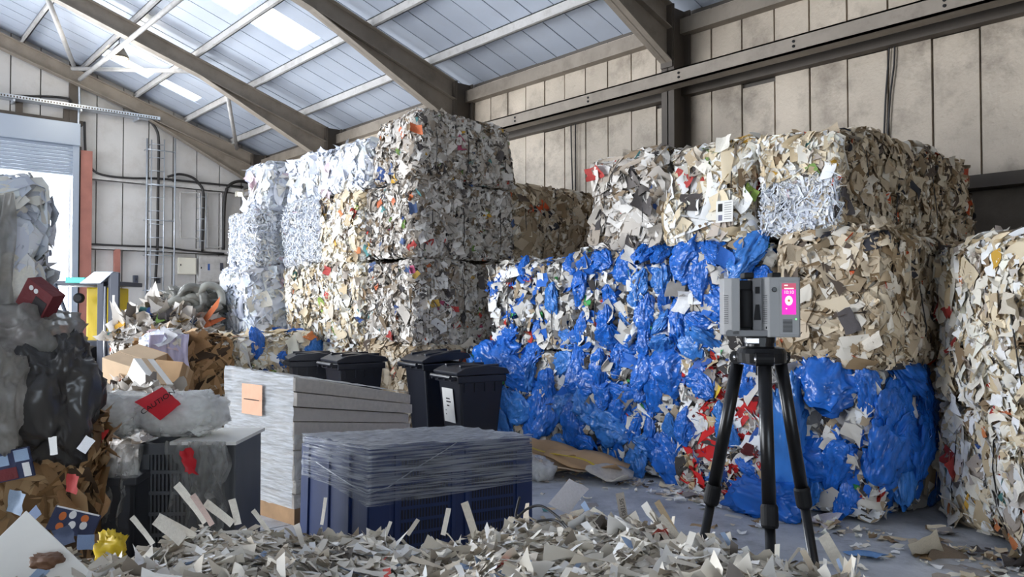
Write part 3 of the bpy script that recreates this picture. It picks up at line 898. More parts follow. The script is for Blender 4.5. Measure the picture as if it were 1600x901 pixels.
# second row behind the tall stack
for lab, a, b, dn, pt, sd in (('lower bale hidden between the two stacks', 0, 1.16, 60, 0, 24), ('lower bale wedged between the two stacks', 1.16, 2.24, 200, 0, 25)):
    bale(lab, 6.9, 8.55, 7.85, 9.0, a, b, 'grey', 'YZ', dn, pt, seed=sd, wires=0)
bale('shaded tan bale set back between the tall stack and the right-hand stack', 6.9, 8.55, 7.85, 9.0, 2.24, 3.28, 'tan', 'YZ', 1000, 44, seed=26, size=(.06, .16), wires=3)

# ---- white stack at the back
bale('second-course white bale with a smooth grey end by the cream bales', 4.72, 6.3, 11.25, 12.5, 1.2, 2.26, 'white', 'XYZ', 380, 30, seed=27, size=(.08, .22), wires=0)
bale('third-course white shredded bale under the highest white block', 4.78, 6.3, 11.25, 12.35, 2.26, 3.1, 'white', 'XYZ', 380, 8, seed=28, style='shred', wires=0)
bale('highest white block of folded sheets at the back stack', 4.98, 6.3, 11.25, 12.1, 3.1, 3.85, 'white', 'XYZ', 480, 30, seed=29, size=(.09, .24), wires=0)
bale('lowest white bale behind the brown cardboard bale', 4.3, 6.3, 11.25, 12.6, 0, 1.2, 'white', 'XYZ', 300, 14, seed=30, wires=0)
bale('low bale with blue sacks and white paper in front of the white stack', 3.95, 5.15, 9.9, 11.1, 0, 1.26, 'cream', 'XYZ', 480, 22, seed=31, bags=(12, 'XYYZ'), bagsize=(.12, .22), wires=0, name='mixed_waste_bale', pname='paper_scrap')
bale('brown cardboard bale on end with pressed folds at the back', 3.34, 3.92, 9.85, 10.9, 0, 1.26, 'card', 'XYZ', 200, 18, seed=32, size=(.14, .4), flap=.35, wires=2, name='cardboard_bale', pname='cardboard_sheet', cat='bale')
bale('narrow bale of lilac and white film beside the brown cardboard bale', 3.0, 3.32, 9.8, 10.2, 0, 1.3, 'white', 'XYZ', 420, 24, seed=33, size=(.08, .2), wires=0, name='film_bale', pname='film_scrap')
bale('grey base bale under the heap of sheeting at the back', 3.3, 4.25, 11.3, 13.2, 0, 1.15, 'grey', 'XYZ', 380, 20, seed=34, wires=0)

# ---- sunlit bales at the right edge
for lab, z0, z1, sh, sd, pt in (('lower bright bale of mixed paper at the right edge by the floor', 0, .92, -.03, 35, 60), ('upper bright bale of mixed paper at the right edge by the wall', .92, 2.09, .1, 36, 80)):
    cxx, cyy = 6.44 + .77 * sh, 1.40 + .64 * sh
    bale(lab, cxx - .6, cxx + .6, cyy - .9, cyy + .9, z0, z1, 'cream', 'XZA', 1000, pt, size=(.06, .16), rot=math.radians(-50.3), seed=sd, wires=3, wire_axis='y', flap=.9)

# ---- bales at the left edge, facing the camera
cb = cam_xy(-2.84, 4.05)
bale('brown cardboard bale with printed packaging at the lower left', cb[0] - .62, cb[0] + .62, cb[1] - .6, cb[1] + .6, 0, 1.12, 'card', 'YZB', 700, 60, size=(.06, .2), rot=-YAW + .49, seed=37, flap=.6, wires=0, name='cardboard_bale', pname='cardboard_sheet')
cb2 = cam_xy(-3.07, 4.07)
bale('grey and white bale with film and a printed box standing tall at the left edge', cb2[0] - .5, cb2[0] + .5, cb2[1] - .5, cb2[1] + .5, 1.12, 2.28, 'white', 'YZB', 600, 44, size=(.07, .18), rot=-YAW + .54, seed=38, flap=.6, wires=0)

# ------------------------------------------------------------------ heaps of loose waste
def drape(name, m, parent, w, h, M4, seed, nu=26, nv=20, fold=.05, kf=5, ragged=.15, flare=0.0):
    """hanging sheet of film: width w, drop h, folds running down"""
    r = random.Random(seed); off = Vector((r.uniform(0, 40),) * 3)
    ph = [r.uniform(0, 6.28) for _ in range(4)]
    V = []
    for j in range(nv + 1):
        v = j / nv
        for i in range(nu + 1):
            u = i / nu
            hh = h * (1 + ragged * 2 * mnoise.noise(Vector((u * 2.5, 0, seed * 1.7)) + off))
            z = -v * hh
            y = -fold * (.3 + v) * (math.sin(u * kf * 6.28 + ph[0] + 1.5 * v) + .6 * math.sin(u * kf * 11 + ph[1])) - flare * v * v
            y -= fold * 1.5 * mnoise.noise(Vector((u * 5, v * 4, seed)) + off)
            x = (u - .5) * w * (1 - .25 * v * math.sin(ph[2])) + .03 * mnoise.noise(Vector((u * 4, v * 5, 9)) + off)
            V.append((x, y, z))
    F = [(j * (nu + 1) + i, j * (nu + 1) + i + 1, (j + 1) * (nu + 1) + i + 1, (j + 1) * (nu + 1) + i) for j in range(nv) for i in range(nu)]
    o = link(bpy.data.objects.new(name, np_mesh(name, np.array(V), np.array(F), m, smooth=True)), parent)
    o.matrix_local = M4
    return o


def blob(name, m, parent, loc, r3, seed, nu=48, nv=28, rough=.28, crease=.12, rotz=0.0, flat=None):
    """a slumped, creased sack or sheet bundle"""
    r = random.Random(seed); off = Vector((r.uniform(0, 40), r.uniform(0, 40), r.uniform(0, 40)))
    V = []
    for j in range(nv + 1):
        th = PI * j / nv
        for i in range(nu):
            a = 2 * PI * i / nu
            p = Vector((math.sin(th) * math.cos(a), math.sin(th) * math.sin(a), math.cos(th)))
            q = p.copy()
            for k in range(3):                                         # squarer than a ball
                q[k] = math.copysign(abs(q[k]) ** .72, q[k])
            w = 1 + rough * mnoise.noise(p * 1.4 + off) + crease * ((1 - abs(mnoise.noise(p * 2.6 + off))) ** 5 - .35) + crease * .6 * ((1 - abs(mnoise.noise(Vector((p.x * 6, p.y * 6, p.z * 3)) + off))) ** 4 - .3)
            V.append((q.x * w * r3[0], q.y * w * r3[1], q.z * w * r3[2]))
    V = np.array(V)
    if flat is not None: V[:, 2] = np.maximum(V[:, 2], flat)
    F = [(j * nu + i, (j + 1) * nu + i, (j + 1) * nu + (i + 1) % nu, j * nu + (i + 1) % nu) for j in range(nv) for i in range(nu)]
    o = link(bpy.data.objects.new(name, np_mesh(name, V, np.array(F), m, smooth=True)), parent)
    o.location = loc; o.rotation_euler = (0, 0, rotz)
    return o


# ---- the big heap of paper trimmings in front of the camera
CREST_PX = [-150, 0, 150, 250, 300, 350, 500, 640, 720, 790, 900, 1000, 1100, 1200, 1300, 1360, 1430]
CREST_Y = [880, 872, 862, 846, 826, 816, 818, 836, 832, 800, 800, 812, 842, 866, 884, 900, 930]
CREST_D = [2.3, 2.35, 2.5, 2.6, 2.65, 2.75, 2.9, 2.95, 2.9, 2.8, 2.7, 2.45, 2.2, 2.02, 1.9, 1.8, 1.7]
def pile_h(px, d):
    """heap height at bearing px and distance d, with its smooth lumps"""
    cd = np.interp(px, CREST_PX, CREST_D); cy_ = np.interp(px, CREST_PX, CREST_Y)
    zc = CAM_Z - (cy_ - 478 + 20) / FPX * cd
    near = zc + .10 * (cd - d)
    steep = np.where(px > 1050, 2.2, 1.1)
    z = np.where(d <= cd, near, zc - steep * (d - cd))
    z = z + .014 * np.sin(px * .021 + d * 5) + .009 * np.sin(px * .047 - d * 9)
    z = z - np.clip((px - 1330) / 90, 0, 1) * 1.1
    return z
def pile_xyz(px, d, up=0.0):
    rt = (px - 800) / FPX * d
    x, y = rt * Rt[0] + d * math.sin(YAW), rt * Rt[1] + d * math.cos(YAW)
    return np.stack([x, y, np.maximum(pile_h(px, d) + up, .004)], -1)


rngp = np.random.default_rng(55)
heap = thing('paper_heap', 'wide heap of cream paper trimmings and torn strips along the bottom of the photo', 'heap', (0, 0, 0))
gx, gd = np.meshgrid(np.linspace(-420, 1430, 75), np.concatenate([np.linspace(.75, 3.2, 34), [3.5, 3.9]]), indexing='ij')
Pg = pile_xyz(gx.ravel(), gd.ravel(), -.05)
ii, jj = np.meshgrid(np.arange(74), np.arange(35), indexing='ij')
aa = (ii * 36 + jj).ravel()
link(bpy.data.objects.new('heap_body', np_mesh('heap_body', Pg, np.stack([aa, aa + 36, aa + 37, aa + 1], 1), core_mat('pile'), smooth=True)), heap)


def heap_normal(px, d):
    e = .03
    p0 = pile_xyz(px, d); a = pile_xyz(px + 15, d) - p0; b = pile_xyz(px, d + e) - p0
    return unit(np.cross(a, b))


def heap_sample(n):
    px = rngp.uniform(-250, 1400, n)
    cd = np.interp(px, CREST_PX, CREST_D)
    d = np.where(rngp.random(n) < .82, rngp.uniform(1.35, cd + .05), rngp.uniform(cd, cd + .75))
    return px, d
n1 = 13000
px, d = heap_sample(n1); P = pile_xyz(px, d) + rngp.uniform(-.03, .02, (n1, 1)) * [0, 0, 1]
V, Fq, m_ = sheets(rngp, P, heap_normal(px, d), rngp.uniform(.007, .026, n1), rngp.uniform(.06, .18, n1), .12, .02, 1, 5, .32)
T = tints(rngp, n1, m_, 'pile', .1)
n2 = 4200
px, d = heap_sample(n2); P = pile_xyz(px, d) + rngp.uniform(-.03, .015, (n2, 1)) * [0, 0, 1]
s = rngp.uniform(.022, .06, n2)
V2, F2, m2 = sheets(rngp, P, heap_normal(px, d), s, s * rngp.uniform(.8, 1.8, n2), .3, .05, 3, 3, .4)
V = np.concatenate([V, V2]); Fq = np.concatenate([Fq, F2 + n1 * m_]); T = np.concatenate([T, tints(rngp, n2, m2, 'pile', .1)])
tag(link(bpy.data.objects.new('paper_trimmings', np_mesh('paper_trimmings', V, Fq, M['tint'], T)), heap), kind='stuff')
for i in range(290):
    pxi = float(rngp.uniform(-60, 1340)); cdi = float(np.interp(pxi, CREST_PX, CREST_D)); di = float(rngp.uniform(cdi - .85, cdi + .02))
    p = pile_xyz(np.array([pxi]), np.array([di]), .012)[0]; nrm = heap_normal(np.array([pxi]), np.array([di]))[0]
    if i % 3: place_piece(rngp, 'paper_strip', 'strip', 'pile', p, nrm, float(rngp.uniform(.05, .13)), heap, .4)
    else: place_piece(rngp, 'paper_sheet', 'sheet', 'pile', p, nrm, float(rngp.uniform(.025, .055)), heap, .4)


def stick(name, kind, px_, y_, d_, ln, lean, rgb, parent, wid=1.0, face=0.0):
    """a strip or card standing out of the heap: foot at pixel (px_, y_) and distance d_, leaning by `lean` degrees in view"""
    rt = (px_ - 800) / FPX * d_
    xy = cam_xy(rt, d_); z = CAM_Z - (y_ - 478) / FPX * d_
    o = bpy.data.objects.new(name, sheet_mesh(kind, rgb, 3))
    R3 = Matrix((Rt, np.array([0, 0, 1.0]), -np.array([Fw[0], Fw[1], 0]))).transposed()      # x right, y up, z toward the viewer
    R3 = R3 @ Matrix.Rotation(math.radians(-lean), 3, 'Z') @ Matrix.Rotation(face, 3, 'Y')
    o.matrix_local = Matrix.Translation((xy[0], xy[1], z)) @ R3.to_4x4() @ Matrix.Translation((0, ln * .38, 0)) @ Matrix.Diagonal((ln * wid, ln, ln, 1))
    return link(o, parent)
W1, W2, W3 = (228, 222, 210), (212, 204, 190), (150, 146, 144)
for a in ((318, 806, 2.62, .16, -38, W1, 1.0), (330, 812, 2.6, .12, -33, (206, 180, 170), 1.0), (300, 832, 2.6, .14, -62, W1, 1.1), (238, 842, 2.5, .11, -38, W1, 1.0), (283, 838, 2.5, .11, -50, W1, 2.2), (360, 812, 2.7, .12, -52, W1, 1.4), (373, 812, 2.7, .09, -14, W1, 1.6),
          (420, 826, 2.75, .10, -36, W1, 1.0), (505, 812, 2.85, .1, 8, W1, .7), (640, 830, 2.9, .07, 34, W2, 1.2), (603, 836, 2.9, .07, 20, W1, 1.0), (742, 832, 2.85, .14, -18, W2, 1.1), (694, 828, 2.85, .1, 12, W1, 1.0), (1068, 848, 2.2, .12, -40, W2, .8), (1058, 838, 2.25, .14, -30, (180, 160, 130), .7), (1310, 880, 1.95, .1, -30, W2, 1.6)):
    stick('standing_strip', 'strip', *a[:6], heap, a[6])
stick('grey_card', 'card', 878, 790, 2.75, .115, 32, (206, 204, 210), heap, 1.0, .3)['label'] = 'dark grey card leaning out of the heap'
lt = stick('lettered_strip', 'strip', 974, 806, 2.6, .095, -10, (176, 168, 158), heap, 1.6)
lt['label'] = 'grey strip printed with large letters'
text_obj('lettering', 'SISTERS', .13, Matrix.Translation((0, 0, .07)) @ Matrix.Rotation(-PI / 2, 4, 'Z') @ Matrix.Diagonal((1.4, 1, 1, 1)), M['ink'], lt)
roll = thing('paper_roll', 'beige crumpled paper tube lying low in the paper heap at the left', 'paper', at_z(185, 884, .82))
rp = pile_xyz(np.array([110., 225.]), np.array([2.05, 2.15]), .02)
roll.location = tuple(rp[0])
tube_obj('rolled_sheet', [Vector((0, 0, 0)), Vector(rp[1] - rp[0]) * .5 + Vector((0, 0, .012)), Vector(rp[1] - rp[0])], [.026, .034, .03], piece_mat((206, 190, 168)), roll, 12)
for lab, pts in (('looped black cable lying on the paper heap right of the blue crate', [(812, 788, 2.72), (806, 820, 2.66), (824, 806, 2.68), (846, 802, 2.66), (872, 820, 2.6), (886, 836, 2.5), (908, 850, 2.4)]),
                 ('shorter black cable beside the looped one on the heap', [(838, 826, 2.6), (866, 824, 2.58), (884, 838, 2.5), (896, 852, 2.42)]),
                 ('black cable trailing over the front of the paper heap', [(1010, 866, 2.2), (1040, 872, 2.15), (1072, 888, 2.05), (1090, 902, 1.95)]),
                 ('black cable over the heap just right of the front one', [(1030, 868, 2.18), (1064, 876, 2.1), (1100, 890, 2.0), (1112, 904, 1.92)])):
    p3 = []
    for pxx, pyy, dd in pts:
        xy = cam_xy((pxx - 800) / FPX * dd, dd); p3.append((xy[0], xy[1], CAM_Z - (pyy - 478) / FPX * dd + .03))
    tag(tube_obj('black_cable', smooth_curve(p3, 6), .0045, M['cable']), lab, 'cable', 'cables on the paper heap')

# ---- tripod and laser scanner
TD = 2.49
tx, ty = cam_xy((1189 - 800) / FPX * TD, TD)
trip = thing('tripod', 'black three-legged tripod standing in the edge of the paper heap under the scanner', 'tripod', (tx, ty, 0), -YAW)
MB().lathe([(.03, 1.472), (.075, 1.482), (.078, 1.512), (.07, 1.527), (.05, 1.532)], 32).build('head_plate', M['black_gloss'], trip, smooth=False)
MB().lathe([(.018, 1.44), (.018, 1.48)], 16).build('centre_column', M['black_gloss'], trip)
for ang in (-101, 141, 24):
    a = math.radians(ang); dv = Vector((math.cos(a), math.sin(a), 0))
    top = dv * .075 + Vector((0, 0, 1.495)); foot = dv * .38 + Vector((0, 0, .012))
    def on(f): return top.lerp(foot, f)
    lg = tube_obj('leg', [on(0.015), on(.30)], .0205, M['black_gloss'], trip, 16)
    MB().tube([on(.285), on(.29), on(.325), on(.33)], [.022, .0255, .0255, .022], 20).build('leg_clamp', M['black_matte'], lg)
    tube_obj('lower_leg', [on(.32), on(.985)], .0155, M['black_gloss'], lg, 16)
    tube_obj('foot', [on(.98), on(1.0)], [.017, .02], M['black_matte'], lg, 12)
    sd = Vector((-dv.y, dv.x, 0))
    MB().tube([top + sd * .026, top - sd * .026], .021, 16).build('hinge', M['black_matte'], lg)
    tube_obj('hinge_bolt', [top + sd * .03, top - sd * .03], .008, M['silver'], lg, 10)

sc = thing('laser_scanner', 'grey laser scanner with a lit pink screen on top of the tripod', 'scanner', (tx - .006 * Rt[0], ty - .006 * Rt[1], 1.533), -YAW - math.radians(5))
sc.scale = (.9, .9, .93)
MB().lathe([(.05, 0), (.05, .012), (.054, .012), (.054, .03), (.05, .034)], 32).build('base_ring', M['black_gloss'], sc)
box_obj('release_lever', (-.058, -.058, .010), (-.012, -.046, .03), M['silver'], sc, .003)
def prof_box(name, x0, x1, z0, z1, y0, y1, m, parent, ch=.012, bev=.004):
    pr = [(x0 + ch, z0), (x1 - ch, z0), (x1, z0 + ch), (x1, z1 - ch), (x1 - ch, z1), (x0 + ch, z1), (x0, z1 - ch), (x0, z0 + ch)]
    return MB().prism(pr, y0, y1).build(name, m, parent, bev)
Zb = .034
prof_box('body_base', -.126, .128, Zb, Zb + .022, -.05, .055, M['scan_dark'], sc, .008)
lt_ = MB().hexa([(-.128, -.03, Zb), (-.104, -.052, Zb), (-.074, -.052, Zb), (-.074, .055, Zb), (-.127, -.03, Zb + .196), (-.103, -.052, Zb + .196), (-.074, -.052, Zb + .2), (-.074, .055, Zb + .2)])
pl_ = [(-.129, .05), (-.129, -.03), (-.104, -.05), (-.076, -.05), (-.076, .05)]
def plan_prism(name, plan, z0, z1, m, parent, bev=.003):
    n = len(plan)
    v = [(x, y, z0) for x, y in plan] + [(x, y, z1) for x, y in plan]
    return MB().add(v, [tuple(range(n - 1, -1, -1)), tuple(range(n, 2 * n))] + [(i, (i + 1) % n, n + (i + 1) % n, n + i) for i in range(n)]).build(name, m, parent, bev)
lt_o = plan_prism('left_tower', pl_, Zb + .004, Zb + .197, M['scan_grey'], sc)
plan_prism('mirror_recess', [(-.074, .045), (-.074, -.022), (-.03, -.022), (-.03, .045)], Zb + .018, Zb + .19, M['black_matte'], sc)
MB().lathe([(.026, 0), (.028, .004), (.028, .12), (.024, .13)], 24, (-.052, -.018, Zb + .03)).build('mirror_drum', M['black_matte'], sc, smooth=True)
ip = plan_prism('inner_panel', [(-.03, .045), (-.03, -.038), (-.001, -.046), (-.001, .045)], Zb + .004, Zb + .198, M['scan_dark'], sc)
box_obj('camera_window', (-.022, -.0475, Zb + .145), (-.008, -.04, Zb + .168), M['black_matte'], ip, .001)
MB().prism([(-.027, Zb + .056), (-.005, Zb + .056), (-.010, Zb + .108), (-.021, Zb + .108)], -.0475, -.038).build('sensor_window', M['black_matte'], ip)
rt_o = plan_prism('right_tower', [(.001, .05), (.001, -.036), (.024, -.056), (.122, -.056), (.129, -.048), (.129, .05)], Zb - .002, Zb + .2, M['scan_grey'], sc)
for i in range(14):
    z = Zb + .045 + i * .0072
    for xa, ya, xb, yb in ((-.1275, -.0325, -.1165, -.0425), (.0045, -.0405, .0155, -.0500)):
        MB().tube([(xa, ya, z), (xb, yb, z)], .0013, 5).build('cooling_rib', M['scan_dark'], lt_o if xa < 0 else rt_o)
box_obj('front_plate', (.056, -.0585, Zb + .006), (.122, -.055, Zb + .186), M['scan_grey'], rt_o, .0012)
MB().lathe([(.0085, 0), (.0085, .003), (.006, .0035)], 20, M=Matrix.Translation((.039, -.056, Zb + .158)) @ Matrix.Rotation(PI / 2, 4, 'X')).build('camera_lens', M['black_gloss'], rt_o)
scr = box_obj('screen', (.064, -.0592, Zb + .074), (.1115, -.0575, Zb + .179), emit_mat('pink_screen', (236, 62, 190), .95), sc)
e_white = emit_mat('screen_white', (255, 236, 226), 1.0)
RX = Matrix.Rotation(PI / 2, 4, 'X')
box_obj('screen_header', (.064, -.0596, Zb + .158), (.1115, -.059, Zb + .179), emit_mat('screen_header', (196, 96, 120), .8), scr)
box_obj('screen_bar', (.072, -.06, Zb + .1595), (.104, -.0595, Zb + .1635), e_white, scr)
box_obj('screen_icon', (.072, -.06, Zb + .170), (.084, -.0595, Zb + .174), e_white, scr)
text_obj('screen_time', '10:10', .0155, Matrix.Translation((.0872, -.0598, Zb + .1485)) @ RX, e_white, scr, .0002)
MB().lathe([(.013, 0), (.013, .0006)], 24, M=Matrix.Translation((.0872, -.0593, Zb + .121)) @ RX @ Matrix.Diagonal((1, 1.25, 1, 1))).build('screen_dial', e_white, scr)
MB().lathe([(.004, 0), (.004, .0006)], 16, M=Matrix.Translation((.0872, -.0600, Zb + .121)) @ RX).build('screen_dial_hub', emit_mat('screen_hub', (196, 120, 100), .8), scr)
box_obj('screen_icon', (.077, -.0597, Zb + .092), (.081, -.0592, Zb + .096), e_white, scr)
for i in range(10):
    box_obj('speaker_slot', (.067, -.0592, Zb + .016 + i * .0043), (.099, -.0582, Zb + .0183 + i * .0043), M['black_matte'], rt_o)
MB().lathe([(.0028, 0), (.0028, .001)], 12, M=Matrix.Translation((.111, -.0588, Zb + .059)) @ RX).build('status_light', emit_mat('green_led', (120, 255, 130), 1.5), sc)
for x0, x1 in ((-.060, -.026), (.035, .066)):
    box_obj('top_grip', (x0, -.045, Zb + .196), (x1, .03, Zb + .216), M['black_matte'], sc, .005)
box_obj('side_slot', (.012, -.0485, Zb + .026), (.026, -.0455, Zb + .034), M['black_matte'], rt_o)

# ---- blue pallet box wrapped in film
bx = thing('pallet_crate', 'navy blue plastic pallet crate with its upper half wrapped in clear film', 'crate', (0, 0, 0))
cN = np.array(cam_xy(-.83, 4.54)); uR = np.array(cam_xy(math.cos(math.radians(37)), math.sin(math.radians(37))))
uL = np.array([uR[1] * -1, uR[0]])
bx.location = (cN[0], cN[1], 0); bx.rotation_euler = (0, 0, math.atan2(uR[1], uR[0]))
BL, BW, BH = 1.17, .95, .83
bx.rotation_mode = 'XYZ'
bx.matrix_world = Matrix.Translation((cN[0], cN[1], .0)) @ Matrix.Rotation(math.radians(-4.2), 4, Vector((Rt[0], Rt[1], 0))) @ Matrix.Rotation(math.atan2(uR[1], uR[0]), 4, 'Z')                                # local x along the long right face, y to the back
cr = MB().box((0, 0, .12), (BL, .04, BH - .02)).box((0, BW - .04, .12), (BL, BW, BH - .02)).box((0, 0, .12), (.04, BW, BH - .02)).box((BL - .04, 0, .12), (BL, BW, BH - .02)).box((.02, .02, .12), (BL - .02, BW - .02, .16)).build('crate_body', M['navy'], bx)
MB().box((-.012, -.012, BH - .05), (BL + .012, BW + .012, BH)).build('crate_lid', M['navy'], bx, .006)
for x in (0, .16, .56, .66, 1.07):
    box_obj('corner_post' if x in (0, 1.07) else 'rib', (x if x else -.008, -.014, .1), (x + (.13 if x in (0, 1.07) else .035), .005, BH - .05), M['navy'], bx, .004)
for y in (0, .25, .55, .88):
    box_obj('rib', (-.014, y, .1), (.005, y + (.12 if y in (0, .88) else .03), BH - .05), M['navy'], bx, .004)
for x in (0, .54, 1.08):
    box_obj('crate_foot', (x, 0, 0), (x + .12, .12, .12), M['navy'], bx, .004)
    box_obj('crate_foot', (x, BW - .12, .05), (x + .12, BW, .12), M['navy'], bx, .004)
slots = MB()
for x0, x1 in ((.19, .53), (.72, 1.04)):
    for zr in range(8):
        xx = x0
        while xx < x1:
            slots.box((xx, -.0025, .17 + zr * .075), (xx + .010, .002, .225 + zr * .075)); xx += .021
tag(slots.build('vent_slots', M['navy_dark'], bx), kind='stuff')
# film: shell over the upper half, its lower edge dipping at the near corner
rr = random.Random(3)
fv = []
nseg = 26
def zlow(t): return t
loop = [(-.022, BW + .02, .565), (-.022, BW * .6, .56), (-.026, BW * .3, .535), (-.03, -.03, .50), (.05, -.032, .495), (.3, -.026, .505), (.6, -.024, .515), (.9, -.024, .53), (BL + .022, -.024, .54), (BL + .024, BW * .5, .55), (BL + .022, BW + .02, .56), (BL * .5, BW + .022, .565), (-.022, BW + .02, .565)]
pl2 = []
for a, b in zip(loop[:-1], loop[1:]):
    for k in range(5):
        t = k / 5; pl2.append(tuple(a[i] + (b[i] - a[i]) * t for i in range(3)))
nz = 9
V = []; F = []
for i, (x, y, zl) in enumerate(pl2):
    for j in range(nz + 1):
        t = j / nz
        jx = .006 * rr.uniform(-1, 1)
        V.append((x + jx, y + .006 * rr.uniform(-1, 1), zl + (BH + .012 - zl) * t))
n_ = len(pl2)
for i in range(n_):
    for j in range(nz):
        a = i * (nz + 1) + j; b = ((i + 1) % n_) * (nz + 1) + j
        F.append((a, b, b + 1, a + 1))
link(bpy.data.objects.new('side_film', np_mesh('side_film', np.array(V), np.array(F), M['film'], smooth=True)), bx)
gx, gy = np.meshgrid(np.linspace(-.03, BL + .03, 26), np.linspace(-.03, BW + .03, 18), indexing='ij')
Vt = np.stack([gx.ravel(), gy.ravel(), BH + .014 + .004 * rngp.normal(size=gx.size)], 1)
ii, jj = np.meshgrid(np.arange(25), np.arange(17), indexing='ij'); aa = (ii * 18 + jj).ravel()
link(bpy.data.objects.new('top_film', np_mesh('top_film', Vt, np.stack([aa, aa + 18, aa + 19, aa + 1], 1), M['film_top'], smooth=True)), bx)
tube_obj('film_roll_edge', [(-.03, BW * .75, .68), (-.036, BW * .2, .60), (-.036, -.036, .575), (.1, -.036, .60), (.3, -.034, .7), (.5, -.032, .79), (.58, -.03, .83)], .003, M['film_white'], bx, 6)
tube_obj('loose_cord', smooth_curve([(.83, -.05, .27), (.92, -.09, .25), (.98, -.14, .2), (1.04, -.2, .1)], 5), .005, M['cable'], bx, 6)

# ---- slumped stack of boards wrapped in film
st = thing('wrapped_board_stack', 'slumped stack of grey paper boards under white film with a peach label', 'stack', (0, 0, 0))
near = np.array(cam_xy((462 - 800) / FPX * 5.95, 5.95)); lft = np.array(cam_xy((362 - 800) / FPX * 6.55, 6.55)); far = np.array(cam_xy((642 - 800) / FPX * 7.0, 7.0))
ex = far - near; ey = lft - near
st.location = (near[0], near[1], 0)
box_obj('pallet', (0, 0, 0), (1, 1, .12), M['wood'], st)
pal_o = [c for c in st.children if c.name.startswith('pallet')][0]
pal_o.data.transform(Matrix(((ex[0], ey[0], 0, 0), (ex[1], ey[1], 0, 0), (0, 0, 1, 0), (0, 0, 0, 1))))
rs = random.Random(11)
def stz(u, v, f):                     # height over the slumped top: high at the near-left end, sagging to the far right
    tz = 1.12 - .25 * u + .035 * v
    return .12 + (tz - .12) * f
NL = 9
for i in range(NL):
    f0, f1 = i / NL, (i + 1) / NL - .006
    sx_, sy_ = rs.uniform(-.012, .012), rs.uniform(-.02, .02)
    vv = []
    for f in (f0, f1):
        for u, v in ((0, 0), (1, 0), (1, 1), (0, 1)):
            p = ex * (u + sx_) + ey * (v + sy_) + (-(ey / np.linalg.norm(ey)) * .0)
            vv.append((p[0], p[1], stz(u, v, f)))
    MB().hexa(vv).build('board_bundle', M['board_stack'] if i % 3 else piece_mat((190, 182, 172)), st, .004)
def quad_sheet(name, A, B, C, D, m, parent, nu=14, nv=12, jit=.006, nrm=(0, 0, 0)):
    V = []
    for i in range(nu + 1):
        for j in range(nv + 1):
            u, v = i / nu, j / nv
            p = (Vector(A) * (1 - u) + Vector(B) * u) * (1 - v) + (Vector(D) * (1 - u) + Vector(C) * u) * v
            V.append(tuple(p + Vector((rr.uniform(-jit, jit) + nrm[0], rr.uniform(-jit, jit) + nrm[1], rr.uniform(-jit, jit) + nrm[2]))))
    F = [(i * (nv + 1) + j, (i + 1) * (nv + 1) + j, (i + 1) * (nv + 1) + j + 1, i * (nv + 1) + j + 1) for i in range(nu) for j in range(nv)]
    return link(bpy.data.objects.new(name, np_mesh(name, np.array(V), np.array(F), m, smooth=True)), parent)
def sp(u, v, z): p = ex * u + ey * v; return (p[0], p[1], z)
e_ = .03
quad_sheet('end_film', sp(-.035, 1.03, .14), sp(-.035, -.04, .14), sp(-.035, -.04, stz(0, 0, 1) + .01), sp(-.035, 1.03, stz(0, 1, 1) + .01), M['film_white'], st, 16, 22, .006)
quad_sheet('side_film', sp(-.03, -.05, .14), sp(1.02, -.05, .14), sp(1.02, -.05, stz(1, 0, 1) * .5), sp(-.03, -.05, stz(0, 0, 1) * .62), M['film_drape'], st, 14, 10, .008)
quad_sheet('top_film', sp(-.03, -.03, stz(0, 0, 1) + .012), sp(1.02, -.03, stz(1, 0, 1) + .012), sp(1.02, 1.02, stz(1, 1, 1) + .012), sp(-.03, 1.02, stz(0, 1, 1) + .012), M['film_top'], st, 16, 12, .005)
lb = quad_sheet('peach_label', sp(-.052, .70, .80), sp(-.052, .38, .80), sp(-.052, .38, 1.04), sp(-.052, .70, 1.04), M['peach'], st, 3, 3, .001)
lb['label'] = 'square peach paper label'
quad_sheet('label_crease', sp(-.056, .66, .915), sp(-.056, .42, .915), sp(-.056, .42, .922), sp(-.056, .66, .922), M['ink'], st, 2, 1, .001)

# ---- grey pallet boxes at the lower left with film hanging over them
gv = thing('vented_crate', 'grey slotted pallet crate under hanging clear film at the lower left', 'crate', (*cam_xy(-2.06, 4.32), 0), -YAW + .05)
W_, H_, D_ = .49, .90, .55
MB().box((0, 0, .1), (W_ * 1.0, .03, .16)).box((0, 0, H_ - .06), (W_, .03, H_)).box((0, 0, 0), (.06, .06, H_)).box((.26, 0, 0), (.34, .06, H_)).box((W_ - .02, 0, 0), (W_ + .04, .06, H_)).box((0, D_ - .03, 0), (W_, D_, H_)).box((0, 0, .1), (.03, D_, H_)).box((W_, 0, .1), (W_ + .03, D_, H_)).box((.34, .01, .1), (W_, .035, H_)).build('crate_frame', M['grey_crate'], gv, .004)
box_obj('crate_lining', (.03, .035, .1), (W_, .06, H_ - .03), M['dark_crate'], gv)
for r_ in range(6):
    z0 = .16 + r_ * .115
    box_obj('cross_slat', (.06, 0, z0), (.26, .022, z0 + .02), M['grey_crate'], gv)
    vb = MB()
    for k in range(9): vb.box((.066 + k * .021, .004, z0 + .02), (.076 + k * .021, .022, z0 + .115))
    vb.build('slat_row', M['grey_crate'], gv)
gb = thing('side_panel_crate', 'tall plain grey crate panel right of the slotted crate', 'crate', (*cam_xy(-1.55, 4.4), 0), -YAW - .02)
